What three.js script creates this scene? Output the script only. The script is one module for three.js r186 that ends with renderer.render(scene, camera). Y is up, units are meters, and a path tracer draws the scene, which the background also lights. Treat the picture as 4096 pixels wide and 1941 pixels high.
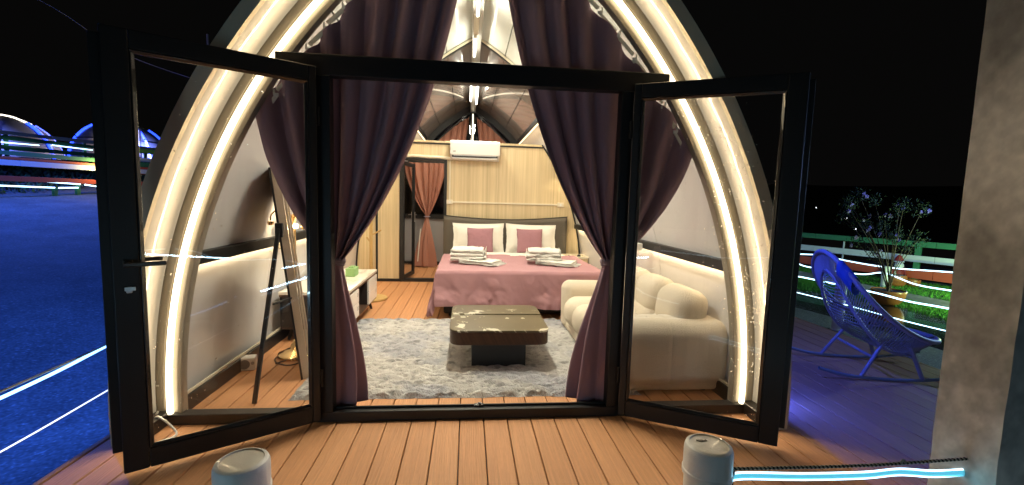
import * as THREE from 'three';
import { RoundedBoxGeometry } from 'three/addons/geometries/RoundedBoxGeometry.js';
import { mergeGeometries, toCreasedNormals, mergeVertices } from 'three/addons/utils/BufferGeometryUtils.js';
import { FontLoader } from 'three/addons/loaders/FontLoader.js';
import { TextGeometry } from 'three/addons/geometries/TextGeometry.js';
import { RectAreaLightUniformsLib } from 'three/addons/lights/RectAreaLightUniformsLib.js';

// ---------------------------------------------------------------- camera, sky, moon, exposure
const scene = new THREE.Scene();
const camera = new THREE.PerspectiveCamera(57.24, 1024 / 485, 0.05, 900);
camera.rotation.order = 'YXZ';
camera.position.set(-0.0572, 1.3493, 2.6466);
camera.rotation.set(-0.0962, -0.0998, 0.0281);
scene.add(camera);
const renderer = new THREE.WebGLRenderer({ antialias: true });
renderer.setSize(1024, 485);
renderer.toneMapping = THREE.LinearToneMapping;
renderer.toneMappingExposure = 1.0;
renderer.shadowMap.enabled = true;
renderer.shadowMap.type = THREE.PCFSoftShadowMap;
RectAreaLightUniformsLib.init();
{ // a clear night: one dark sky, a little browner near the horizon where a town lies
  const w = 64, h = 32, d = new Float32Array(w * h * 4);
  for (let j = 0; j < h; j++) for (let i = 0; i < w; i++) {
    const up = Math.sin((j / (h - 1) - 0.5) * Math.PI), k = 4 * (j * w + i), g = Math.exp(-Math.max(up, 0) * 5);
    d[k] = 0.0021 + 0.0003 * g; d[k + 1] = 0.002 + 0.0002 * g; d[k + 2] = 0.0019 + 0.0002 * g; d[k + 3] = 1;
  }
  const t = new THREE.DataTexture(d, w, h, THREE.RGBAFormat, THREE.FloatType);
  t.mapping = THREE.EquirectangularReflectionMapping; t.magFilter = THREE.LinearFilter; t.needsUpdate = true;
  scene.background = t; scene.environment = t; scene.environmentIntensity = 1;
}
const moon = new THREE.DirectionalLight(new THREE.Color(1, 0.95, 0.88), 0.004);
moon.position.set(-30, 60, 20); moon.castShadow = true; moon.shadow.radius = 1;
moon.shadow.camera.left = -25; moon.shadow.camera.right = 25; moon.shadow.camera.top = 25; moon.shadow.camera.bottom = -25;
scene.add(moon);

// ---------------------------------------------------------------- helpers
let seed = 12345;
const rnd = () => { seed = (seed * 1664525 + 1013904223) >>> 0; return seed / 4294967296; };
const rr = (a, b) => a + (b - a) * rnd();
const V = (x, y, z) => new THREE.Vector3(x, y, z);
const lerp = (a, b, t) => a + (b - a) * t, clamp = (x, a = 0, b = 1) => Math.min(b, Math.max(a, x));
const sst = (a, b, x) => { const t = clamp((x - a) / (b - a)); return t * t * (3 - 2 * t); };
const hash = (x, y, s) => { let h = (x * 374761393 + y * 668265263 + s * 974711) | 0; h = Math.imul(h ^ (h >>> 13), 1274126177); h ^= h >>> 16; return (h >>> 0) / 4294967296; };
function vn(x, y, s = 0) {
  const xi = Math.floor(x), yi = Math.floor(y), fx = x - xi, fy = y - yi, u = fx * fx * (3 - 2 * fx), v = fy * fy * (3 - 2 * fy);
  return lerp(lerp(hash(xi, yi, s), hash(xi + 1, yi, s), u), lerp(hash(xi, yi + 1, s), hash(xi + 1, yi + 1, s), u), v);
}
const fbm = (x, y, s = 0, o = 4) => { let a = 0, w = 0.5, t = 0; for (let i = 0; i < o; i++) { a += w * vn(x, y, s + i); t += w; x *= 2.03; y *= 2.03; w *= 0.5; } return a / t; };
function tex(w, h, fn, repeat = [1, 1], srgb = true) {
  const d = new Uint8Array(w * h * 4);
  for (let j = 0; j < h; j++) for (let i = 0; i < w; i++) {
    const c = fn(i / w, j / h), k = 4 * (j * w + i);
    for (let n = 0; n < 3; n++) d[k + n] = clamp(Array.isArray(c) ? c[n] : c) * 255;
    d[k + 3] = 255;
  }
  const t = new THREE.DataTexture(d, w, h, THREE.RGBAFormat);
  t.wrapS = t.wrapT = THREE.MirroredRepeatWrapping; t.magFilter = THREE.LinearFilter; t.minFilter = THREE.LinearMipmapLinearFilter; t.generateMipmaps = true;
  t.repeat.set(...repeat); if (srgb) t.colorSpace = THREE.SRGBColorSpace; t.needsUpdate = true;
  return t;
}
const lin = (r, g, b) => new THREE.Color().setRGB(r, g, b);
const std = (c, roughness = 0.6, o = {}) => new THREE.MeshStandardMaterial({ color: Array.isArray(c) ? lin(...c) : new THREE.Color(c), roughness, side: THREE.DoubleSide, ...o });
const phys = (c, roughness = 0.6, o = {}) => new THREE.MeshPhysicalMaterial({ color: Array.isArray(c) ? lin(...c) : new THREE.Color(c), roughness, side: THREE.DoubleSide, ...o });
const glow = (c, k) => std([0.8, 0.8, 0.8], 0.4, { emissive: lin(...c), emissiveIntensity: k });
const used = {};
function numbered(n) { used[n] = (used[n] ?? -1) + 1; return used[n] ? `${n}_${String(used[n]).padStart(3, '0')}` : n; }
function mesh(name, geo, mat, parent) {
  const m = new THREE.Mesh(Array.isArray(geo) ? mg(geo) : geo, mat);
  m.castShadow = m.receiveShadow = true; m.name = parent ? name : numbered(name);
  (parent || scene).add(m); return m;
}
function tag(o, label, category, group) { o.userData.label = label; if (category) o.userData.category = category; if (group) o.userData.group = group; return o; }
function thing(name, label, category, pos = [0, 0, 0], ry = 0, group) {
  const g = new THREE.Group(); g.name = numbered(name); g.position.set(...pos); g.rotation.y = ry; scene.add(g); return tag(g, label, category, group);
}
function struct(name, pos = [0, 0, 0]) { const g = new THREE.Group(); g.name = name; g.position.set(...pos); g.userData.kind = 'structure'; scene.add(g); return g; }
function copy(o, label) { const c = o.clone(); c.name = numbered(o.name.replace(/_\d{3}$/, '')); c.userData = { ...o.userData }; if (label) c.userData.label = label; scene.add(c); return c; }
const part = (name, parent, pos = [0, 0, 0], ry = 0) => { const g = new THREE.Group(); g.name = name; g.position.set(...pos); g.rotation.y = ry; parent.add(g); return g; };
function mg(list) {
  const l = list.map((g) => { const q = g.index ? g.toNonIndexed() : g; for (const k of Object.keys(q.attributes)) if (!['position', 'normal', 'uv'].includes(k)) q.deleteAttribute(k); return q; });
  return l.length > 1 ? mergeGeometries(l) : l[0];
}
function bx(w, h, d, x = 0, y = 0, z = 0, r = 0, seg = 2) {
  const g = r ? new RoundedBoxGeometry(w, h, d, seg, Math.min(r, w / 2.01, h / 2.01, d / 2.01)) : new THREE.BoxGeometry(w, h, d);
  return g.translate(x, y, z);
}
const cyl = (r0, r1, h, x, y, z, seg = 24, open = false) => new THREE.CylinderGeometry(r0, r1, h, seg, 1, open).translate(x, y, z);
const lathe = (pts, seg = 40) => new THREE.LatheGeometry(pts.map(([x, y]) => new THREE.Vector2(x, y)), seg);
const tube = (pts, r, n = 40, rad = 8, tension = 0.5, closed = false) => new THREE.TubeGeometry(new THREE.CatmullRomCurve3(pts.map((p) => V(...p)), closed, 'catmullrom', tension), n, r, rad, closed);
function bar(p, q, r, seg = 10, r2 = r) {
  const a = V(...p), b = V(...q), d = b.clone().sub(a), g = new THREE.CylinderGeometry(r2, r, d.length(), seg);
  g.applyQuaternion(new THREE.Quaternion().setFromUnitVectors(V(0, 1, 0), d.clone().normalize())); return g.translate(...a.add(b).multiplyScalar(0.5).toArray());
}
function beam(p, q, w, h, r = 0) { // square bar from p to q
  const a = V(...p), b = V(...q), d = b.clone().sub(a), L = d.length(); d.normalize();
  const g = r ? new RoundedBoxGeometry(w, h, L, 1, r) : new THREE.BoxGeometry(w, h, L);
  const up = Math.abs(d.y) > 0.95 ? V(1, 0, 0) : V(0, 1, 0), x = up.clone().cross(d).normalize(), y = d.clone().cross(x);
  g.applyMatrix4(new THREE.Matrix4().makeBasis(x, y, d)); return g.translate(...a.add(b).multiplyScalar(0.5).toArray());
}
function grid(nu, nv, f, uvs = [1, 1]) {
  const p = [], uv = [], id = [];
  for (let j = 0; j <= nv; j++) for (let i = 0; i <= nu; i++) { p.push(...f(i / nu, j / nv)); uv.push(i / nu * uvs[0], j / nv * uvs[1]); }
  for (let j = 0; j < nv; j++) for (let i = 0; i < nu; i++) { const a = j * (nu + 1) + i, b = a + 1, c = a + nu + 1, e = c + 1; id.push(a, b, e, a, e, c); }
  const g = new THREE.BufferGeometry(); g.setAttribute('position', new THREE.Float32BufferAttribute(p, 3)); g.setAttribute('uv', new THREE.Float32BufferAttribute(uv, 2)); g.setIndex(id); g.computeVertexNormals(); return g;
}
function poly(pts, y, depth = 0.02) { // flat outline on the ground
  const s = new THREE.Shape(pts.map(([x, z]) => new THREE.Vector2(x, -z))), g = new THREE.ExtrudeGeometry(s, { depth, bevelEnabled: false });
  return g.rotateX(-Math.PI / 2).translate(0, y - depth, 0);
}
function areaLight(color, k, w, h, pos, dir, xdir, parent = scene) {
  const l = new THREE.RectAreaLight(lin(...color), k, w, h), z = V(...dir).normalize().negate(), x0 = V(...xdir), x = x0.sub(z.clone().multiplyScalar(x0.dot(z))).normalize(), y = z.clone().cross(x);
  l.quaternion.setFromRotationMatrix(new THREE.Matrix4().makeBasis(x, y, z)); l.position.set(...pos); parent.add(l); return l;
}

// the pod's cross-section: a pointed arch, two arcs of 3.436 m that meet at the ridge
const CX = -1.686, CY = 0.134, RR = 3.436;
const aMin = (o) => Math.asin(-CY / (RR + o)), aMax = (o) => Math.acos(-CX / (RR + o));
const arcAt = (s, o, a) => [s * (CX + (RR + o) * Math.cos(a)), CY + (RR + o) * Math.sin(a)];
const angleAt = (y, o = 0) => Math.asin((y - CY) / (RR + o));
const halfAt = (y, o = 0) => CX + (RR + o) * Math.cos(angleAt(y, o));
function band(s, oIn, oOut, z0, z1, a0, a1, n = 24, flare = 0) { // a slab that follows one side of the arch from angle a0 to a1 (null: floor / ridge)
  const pos = [], uv = [], quads = [];
  const A = (o, t) => lerp(a0 ?? aMin(o), a1 ?? aMax(o), t);
  for (let i = 0; i <= n; i++) for (const [o, z] of [[oIn, z0], [oIn + flare, z1], [oOut + flare, z1], [oOut, z0]]) { const [x, y] = arcAt(s, o, A(o, i / n)); pos.push([x, y, z, A(o, i / n) * RR]); }
  const P = [], U = [], q = (a, b, c, d) => { for (const k of [a, b, c, a, c, d]) { P.push(...pos[k].slice(0, 3)); U.push(pos[k][2] + pos[k][0] * 0.3, pos[k][3]); } };
  for (let i = 0; i < n; i++) for (let k = 0; k < 4; k++) { const a = 4 * i + k, b = 4 * i + (k + 1) % 4; s > 0 ? q(a, b, b + 4, a + 4) : q(b, a, a + 4, b + 4); }
  s > 0 ? q(3, 2, 1, 0) : q(0, 1, 2, 3); const e = 4 * n; s > 0 ? q(e, e + 1, e + 2, e + 3) : q(e + 3, e + 2, e + 1, e);
  const g = new THREE.BufferGeometry(); g.setAttribute('position', new THREE.Float32BufferAttribute(P, 3)); g.setAttribute('uv', new THREE.Float32BufferAttribute(U, 2));
  g.computeVertexNormals(); return toCreasedNormals(g, 0.6);
}

// ---------------------------------------------------------------- materials
const T = {};
T.grain = tex(512, 1024, (u, v) => { // embossed wood grain of the composite boards
  const w = u * 9 + 1.2 * fbm(u * 3, v * 4, 3), k = fbm(w * 3, v * 5, 7, 5), l = vn(u * 90, v * 14, 5), f = vn(u * 200, v * 90, 8);
  return 0.91 + 0.10 * (k - 0.5) + 0.05 * (l - 0.5) + 0.05 * (f - 0.5);
});
T.grainB = tex(512, 1024, (u, v) => { const w = u * 9 + 1.6 * fbm(u * 3, v * 4, 3), r = Math.abs(((w * 2.2 + 3 * fbm(u * 2, v * 3, 9)) % 1) - 0.5) * 2; return 0.5 * r + 0.5 * vn(u * 120, v * 20, 4); }, [1, 1], false);
T.noise = tex(512, 512, (u, v) => fbm(u * 60, v * 60, 11, 4), [1, 1], false);
T.weave = tex(256, 256, (u, v) => 0.5 + 0.25 * Math.sin(u * 256) * Math.sin(v * 256) + 0.25 * (fbm(u * 50, v * 50, 3) - 0.5), [1, 1], false);
T.oak = tex(1024, 512, (u, v) => { const s = fbm(u * 70, v * 1.2, 21, 4), f = vn(u * 420, v * 6, 22), b = fbm(u * 9, v * 0.7, 25, 3); return [0.83 + 0.15 * (s - 0.5) + 0.05 * (f - 0.5) + 0.09 * (b - 0.5), 0.755 + 0.15 * (s - 0.5) + 0.05 * (f - 0.5) + 0.10 * (b - 0.5), 0.60 + 0.15 * (s - 0.5) + 0.05 * (f - 0.5) + 0.12 * (b - 0.5)]; });
T.concrete = tex(512, 1024, (u, v) => { const a = fbm(u * 4, v * 7, 31, 5), b = fbm(u * 30, v * 50, 33, 3), c = sst(0.56, 0.72, fbm(u * 3 + 5, v * 5, 36, 4)), k = 0.80 + 0.32 * (a - 0.5) + 0.2 * (b - 0.5) - 0.13 * c; return [k, k * 0.98, k * 0.93]; });
T.asphalt = tex(512, 512, (u, v) => { const a = fbm(u * 7, v * 7, 41, 4), b = vn(u * 190, v * 190, 43), c = b > 0.9 ? 0.1 : 0; return 0.29 + 0.16 * (a - 0.5) + 0.16 * (b - 0.5) + c; });
T.marbleDark = tex(512, 512, (u, v) => {
  const wx = u + 0.22 * (fbm(u * 4, v * 4, 51) - 0.5), wy = v + 0.22 * (fbm(u * 4, v * 4, 57) - 0.5), a = fbm(wx * 6.5 + 3, wy * 5.2, 52, 5), b = fbm(wx * 17, wy * 17, 58, 4), patch = sst(0.675, 0.71, a + 0.42 * (b - 0.5)), vein = 1 - sst(0.0, 0.016, Math.abs(fbm(wx * 4.2 + 9, wy * 4.2, 59, 5) - 0.5)), m = clamp(patch * (0.5 + 0.6 * b) * 1.5 + 0.7 * vein * sst(0.5, 0.62, b));
  const base = 0.36 + 0.07 * (fbm(u * 9, v * 9, 54) - 0.5); return [lerp(base * 0.98, 0.86, m), lerp(base * 0.88, 0.85, m), lerp(base * 0.60, 0.77, m)];
});
T.marbleWhite = tex(512, 512, (u, v) => { const w = v + 0.3 * fbm(u * 3, v * 3, 61), k = 1 - sst(0, 0.05, Math.abs(fbm(u * 2 + w, w * 3, 63, 4) - 0.5)); return [0.93 - 0.12 * k, 0.92 - 0.12 * k, 0.88 - 0.12 * k]; });
T.rug = tex(1024, 1024, (u, v) => { const a = fbm(u * 6, v * 9, 71, 4), b = fbm(u * 60, v * 60, 73, 3), d = sst(0.6, 0.74, fbm(u * 34, v * 60, 75, 3)), k = 0.88 + 0.12 * (a - 0.5) + 0.16 * (b - 0.5) - 0.15 * d, c = 0.6 * sst(0.44, 0.64, fbm(u * 5 + 2, v * 6, 78, 4)); return [k * lerp(1, 0.80, c), k * lerp(0.985, 0.81, c), k * lerp(0.955, 0.86, c)]; });
T.gravel = tex(512, 512, (u, v) => { const b = vn(u * 90, v * 90, 81), c = vn(u * 160, v * 160, 83); return 0.2 + 0.5 * b * c + 0.1 * fbm(u * 8, v * 8, 85); });
T.walnut = tex(512, 256, (u, v) => { const s = fbm(u * 40, v * 2, 91, 4); return [0.3 + 0.16 * (s - 0.5), 0.21 + 0.13 * (s - 0.5), 0.15 + 0.1 * (s - 0.5)]; });
T.smudge = tex(512, 512, (u, v) => { const a = fbm(u * 5, v * 5, 95, 4), s = vn(u * 300, v * 8, 97) * vn(u * 12, v * 200, 98); return 0.04 + 0.14 * sst(0.5, 0.8, a) + 0.12 * s; }, [1, 1], false);
const rep = (t, x, y) => { const c = t.clone(); c.repeat.set(x, y); c.needsUpdate = true; return c; };
const M = {
  board: [[0.72, 0.345, 0.15], [0.68, 0.32, 0.136], [0.745, 0.36, 0.16], [0.70, 0.33, 0.142]].map((c) => std(c, 0.62, { map: T.grain, bumpMap: T.grainB, bumpScale: 0.0016 })),
  dark: std([0.012, 0.011, 0.011], 0.8),
  frame: phys([0.006, 0.006, 0.0065], 0.5, { clearcoat: 0.08, clearcoatRoughness: 0.3, bumpMap: rep(T.noise, 2, 2), bumpScale: 0.0002 }),
  bead: phys([0.02, 0.02, 0.021], 0.22, { clearcoat: 0.6 }),
  shellOut: std([0.014, 0.014, 0.015], 0.7),
  soffit: phys([0.43, 0.415, 0.395], 0.35, { clearcoat: 0.7, clearcoatRoughness: 0.03, roughnessMap: null }),
  rim: std([0.66, 0.58, 0.42], 0.45),
  wall: phys([0.66, 0.64, 0.63], 0.35, { clearcoat: 0.35, clearcoatRoughness: 0.12, bumpMap: rep(T.noise, 0.4, 0.4), bumpScale: 0.0015 }),
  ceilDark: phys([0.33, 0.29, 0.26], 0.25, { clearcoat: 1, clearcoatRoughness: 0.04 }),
  ceil: phys([0.76, 0.79, 0.74], 0.5, { clearcoat: 0.2, clearcoatRoughness: 0.08 }),
  alu: std([0.36, 0.315, 0.245], 0.36, { metalness: 0.3, bumpMap: rep(T.noise, 3, 3), bumpScale: 0.0006 }),
  steel: std([0.6, 0.6, 0.6], 0.3, { metalness: 1 }),
  glass: phys([0.97, 0.98, 0.98], 0.0, { transmission: 1, thickness: 0, ior: 1.45, roughness: 0.0 }),
  doorGlass: phys([0.90, 0.90, 0.92], 0.0, { transmission: 1, thickness: 0, ior: 1.5, roughness: 0.0 }),
  frosted: phys([0.5, 0.5, 0.5], 0.5, { transmission: 0.4, thickness: 0 }),
  drop: phys([1, 1, 1], 0.02, { transmission: 1, thickness: 0.01, ior: 1.33 }),
  oak: std([1, 1, 1], 0.45, { map: T.oak }),
  honey: std([0.66, 0.42, 0.15], 0.45, { map: rep(T.grain, 2, 2) }),
  purple: std([0.34, 0.215, 0.265], 0.85, { bumpMap: rep(T.weave, 8, 8), bumpScale: 0.0006 }),
  purpleHem: std([0.35, 0.28, 0.24], 0.9),
  cord: std([0.28, 0.22, 0.27], 0.8),
  copper: std([0.40, 0.18, 0.125], 0.75, { bumpMap: rep(T.weave, 8, 8), bumpScale: 0.0006 }),
  tape: std([0.75, 0.72, 0.64], 0.8),
  linen: std([0.80, 0.78, 0.70], 0.85, { bumpMap: rep(T.noise, 2, 2), bumpScale: 0.003 }),
  towel: std([0.84, 0.83, 0.77], 0.95, { bumpMap: rep(T.noise, 5, 5), bumpScale: 0.005 }),
  pink: std([0.35, 0.175, 0.205], 0.85, { bumpMap: rep(T.noise, 4, 4), bumpScale: 0.002 }),
  pinkFur: std([0.42, 0.225, 0.245], 0.95, { bumpMap: rep(T.noise, 3, 3), bumpScale: 0.003 }),
  headboard: std([0.115, 0.10, 0.078], 0.9, { bumpMap: rep(T.weave, 6, 4), bumpScale: 0.0008 }),
  bedBase: std([0.022, 0.017, 0.014], 0.8),
  sofa: std([0.76, 0.67, 0.53], 0.95, { bumpMap: rep(T.noise, 3, 3), bumpScale: 0.004 }),
  rug: std([0.70, 0.70, 0.71], 1, { map: T.rug, bumpMap: rep(T.noise, 6, 6), bumpScale: 0.008 }),
  marbleDark: phys([0.8, 0.8, 0.8], 0.35, { map: T.marbleDark, clearcoat: 0.25, clearcoatRoughness: 0.05 }),
  marbleWhite: phys([1, 1, 1], 0.25, { map: T.marbleWhite, clearcoat: 0.6, clearcoatRoughness: 0.08 }),
  apron: phys([0.075, 0.04, 0.024], 0.4, { map: rep(T.walnut, 1, 1), color: lin(0.75, 0.7, 0.65), clearcoat: 0.3 }),
  black: std([0.012, 0.012, 0.013], 0.5),
  white: phys([0.80, 0.80, 0.77], 0.3, { clearcoat: 0.4 }),
  ivory: std([0.74, 0.68, 0.53], 0.5),
  gold: std([0.83, 0.58, 0.27], 0.18, { metalness: 1 }),
  walnut: std([0.9, 0.9, 0.9], 0.5, { map: T.walnut }),
  pvc: phys([0.82, 0.80, 0.73], 0.45, { clearcoat: 0.2, bumpMap: rep(T.noise, 1, 1), bumpScale: 0.001 }),
  concrete: std([1, 1, 1], 0.9, { map: T.concrete, bumpMap: rep(T.concrete, 1, 1), bumpScale: 0.01 }),
  asphalt: std([0.75, 0.75, 0.75], 0.95, { map: rep(T.asphalt, 1, 1), bumpMap: rep(T.asphalt, 1, 1), bumpScale: 0.012 }),
  gravel: std([0.7, 0.72, 0.74], 0.95, { map: T.gravel, bumpMap: T.gravel, bumpScale: 0.03 }),
  grass: std([0.05, 0.16, 0.02], 1), stone: std([0.32, 0.33, 0.33], 0.9, { map: rep(T.concrete, 0.5, 0.5) }),
  wet: phys([0.012, 0.012, 0.012], 0.12, { clearcoat: 0.5 }), earth: std([0.05, 0.045, 0.035], 1, { map: rep(T.asphalt, 0.6, 0.6) }),
  gPaint: std([0.05, 0.22, 0.1], 0.6), wPaint: std([0.75, 0.76, 0.76], 0.6), rPaint: std([0.62, 0.10, 0.045], 0.6),
  ropeGlow: glow([0.5, 0.8, 1.0], 3.6), ropeBlue: glow([0.2, 0.5, 1.0], 4.5), rope: std([0.35, 0.34, 0.3], 0.9),
  ribbon: phys([0.35, 0.75, 0.85], 0.3, { transmission: 0.5, thickness: 0, emissive: lin(0.12, 0.5, 0.62), emissiveIntensity: 1 }),
  terracotta: phys([0.36, 0.12, 0.035], 0.35, { clearcoat: 0.6 }), leaf: std([0.022, 0.045, 0.028], 0.7, {}), bark: std([0.12, 0.08, 0.05], 0.9), petal: std([0.24, 0.17, 0.5], 0.7),
  chairCord: std([0.34, 0.32, 0.36], 0.6), chairTube: std([0.36, 0.34, 0.4], 0.45), blueGlow: glow([0.016, 0.06, 1.0], 4),
};

// ---------------------------------------------------------------- ground
function groundY(x, z) {
  const s = Math.max(0, -(x + 2) * 0.7 - z * 0.71), m = sst(-2.4, -6, x);
  let h = s < 16.2 ? -0.55 + 0.1025 * s : s < 21 ? 1.11 + (s - 16.2) * 0.27 : 2.4 + (s - 21) * 0.02;
  const right = -0.33 - 0.10 * Math.max(0, Math.hypot(x - 9, z + 6) - 6) * sst(9, 16, x);
  return lerp(lerp(-0.55, right, sst(-1, 3.5, x)), h, m);
}
{
  const g = grid(220, 180, (u, v) => { const x = lerp(-70, 60, u), z = lerp(-75, 30, v); return [x, groundY(x, z) + 0.012 * (fbm(x * 3, z * 3, 5) - 0.5), z]; }, [43, 35]);
  const m = mesh('asphalt_ground', g, M.asphalt); m.userData.kind = 'structure'; m.userData.label = 'sloping asphalt lot lit blue';
  const hg = grid(70, 16, (u, v) => { const a = lerp(-2.6, 2.6, u) , r = lerp(58, 420, v); const y = -1.6 + sst(0, 1, v) * (9 + 22 * fbm(u * 5, v * 2, 3)) - 6 * sst(0.1, 0.6, v) * (1 - v); return [Math.sin(a) * r, y, -Math.cos(a) * r]; }, [30, 30]);
  const hm = mesh('hill', hg, std([0.02, 0.022, 0.016], 1)); hm.userData.kind = 'structure';
}
// garden strips to the right of the deck
{
  const add = (name, pts, y, mat, kind) => { const m = mesh(name, poly(pts, y, 0.05), mat); m.userData.kind = kind; const p = m.geometry.attributes.position, uv = m.geometry.attributes.uv; for (let i = 0; i < p.count; i++) uv.setXY(i, p.getX(i), p.getZ(i)); return m; };
  add('gravel', [[3.9, 1.4], [5.6, 1.4], [5.62, -3], [5.2, -5], [4.6, -7.5], [3.9, -8]], -0.3, M.gravel, 'stuff');
  add('pond_liner', [[5.61, 1.4], [7.2, 1.4], [7.22, -3.4], [7.26, -4.25], [6.7, -5.43], [6.47, -5.67], [6.0, -7], [5.2, -9], [4.62, -7.5], [5.22, -5], [5.63, -3]], -0.297, M.wet, 'structure').name = 'dark_path';
  add('stone_path', [[8.05, 1.4], [8.8, 1.4], [8.8, -3], [8.81, -4.67], [8.69, -5.5], [8.7, -6.15], [8.6, -7.84], [8.35, -9], [7.4, -9], [7.73, -7.25], [8, -6.2], [8.08, -4.91], [8.07, -4.04]], -0.296, M.stone, 'structure');
  // grass: short blades, nobody could count them
  const inPoly = (pts, x, z) => { let c = false; for (let i = 0, j = pts.length - 1; i < pts.length; j = i++) { const [xi, zi] = pts[i], [xj, zj] = pts[j]; if ((zi > z) !== (zj > z) && x < (xj - xi) * (z - zi) / (zj - zi) + xi) c = !c; } return c; };
  const strips = [[[7.22, 1.4], [8.03, 1.4], [8.05, -4.04], [8.06, -4.91], [7.98, -6.2], [7.71, -7.25], [7.3, -8.2], [6.1, -7], [6.49, -5.67], [6.72, -5.43], [7.28, -4.25], [7.24, -3.4]],
    [[8.82, 1.4], [11.5, 1.4], [10.6, -5.8], [9.35, -8.8], [8.7, -9.4], [8.4, -9], [8.62, -7.84], [8.72, -6.15], [8.71, -5.5], [8.83, -4.67]]];
  const soil = strips.map((s) => poly(s, -0.3, 0.04));
  const lawnBase = mesh('lawn', mg(soil), std([0.03, 0.075, 0.012], 1)); lawnBase.userData.kind = 'structure';
  const blade = new THREE.BufferGeometry(); blade.setAttribute('position', new THREE.Float32BufferAttribute([-0.004, 0, 0, 0.004, 0, 0, 0.006, 0.045, 0.012], 3)); blade.computeVertexNormals();
  const N = 26000, bp = [], mm = new THREE.Matrix4(), vv = V(0, 0, 0), gp = blade.attributes.position; let k = 0;
  while (k < N) { const s = strips[k % 2], x = rr(6, 10.8), z = rr(-9.2, -1.5); if (!inPoly(s, x, z)) { if (rnd() < 0.02) k += 0; continue; } mm.makeRotationY(rr(0, 6.3)).scale(V(1.6, rr(0.6, 1.3), 1.6)).setPosition(x, -0.3, z); for (let q = 0; q < 3; q++) { vv.fromBufferAttribute(gp, q).applyMatrix4(mm); bp.push(vv.x, vv.y, vv.z); } k++; }
  const gg = new THREE.BufferGeometry(); gg.setAttribute('position', new THREE.Float32BufferAttribute(bp, 3)); gg.computeVertexNormals(); const im = mesh('grass', gg, std([0.07, 0.26, 0.02], 0.9));
  im.userData.kind = 'stuff'; im.userData.label = 'short lawn grass beside the stone path';
}

// ---------------------------------------------------------------- deck and floor boards
function boardGeo(w, len, off) {
  const c = 0.003, t = 0.024, pr = [[-w / 2, -t], [-w / 2, -c], [-w / 2 + c, 0], [w / 2 - c, 0], [w / 2, -c], [w / 2, -t]], P = [], U = [];
  const q = (a, b, z0, z1) => { for (const [p, z] of [[a, z0], [b, z0], [b, z1], [a, z0], [b, z1], [a, z1]]) { P.push(p[0], p[1], z); U.push((p[0] + p[1]) / 0.29 + off, z / 2.2 + off * 3.7); } };
  for (let i = 0; i < pr.length; i++) q(pr[(i + 1) % 6], pr[i], 0, -len);
  for (const z of [0, -len]) for (let i = 1; i < 5; i++) { const l = z ? [pr[0], pr[i], pr[i + 1]] : [pr[0], pr[i + 1], pr[i]]; for (const p of l) { P.push(p[0], p[1], z); U.push(p[0], p[1]); } }
  const g = new THREE.BufferGeometry(); g.setAttribute('position', new THREE.Float32BufferAttribute(P, 3)); g.setAttribute('uv', new THREE.Float32BufferAttribute(U, 2)); g.computeVertexNormals(); return g;
}
function boards(parent, k0, k1, zf, zb, name = 'plank') {
  const geos = [0, 0.31, 0.62, 0.17, 0.83].map((o) => boardGeo(0.1395, zf - zb, o));
  for (let k = k0; k < k1; k++) { const m = mesh(name, geos[Math.floor(rnd() * 5)], M.board[Math.floor(rnd() * 4)], parent); m.position.set(-0.085 + (k + 0.5) * 0.145, rr(-0.0006, 0.0006), zf); }
}
const deck = struct('terrace_deck'); deck.userData.label = 'brown composite deck in front of and beside the pod';
boards(deck, -13, 13, 1.4, -0.03); boards(deck, 14, 28, 1.4, -6.5); boards(deck, 13, 14, 1.4, -6.5);
mesh('joist_frame', [bx(3.95, 0.1, 1.3, -0.02, -0.085, 0.7), bx(2.1, 0.1, 7.8, 2.95, -0.085, -2.55)], M.dark, deck);
mesh('edge_board', [bx(0.03, 0.2, 1.43, -1.995, -0.1, 0.69, 0.004), bx(0.03, 0.2, 7.9, 3.99 + 0.0, -0.1, -2.55, 0.004), bx(6, 0.2, 0.03, 1, -0.1, 1.42, 0.004)], M.board[1], deck);
const floor = struct('floor'); floor.userData.label = 'orange brown board floor inside the pod';
boards(floor, -13, 13, -0.06, -6.32); mesh('subfloor', bx(3.9, 0.1, 6.4, 0, -0.085, -3.25), M.dark, floor);

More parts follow.
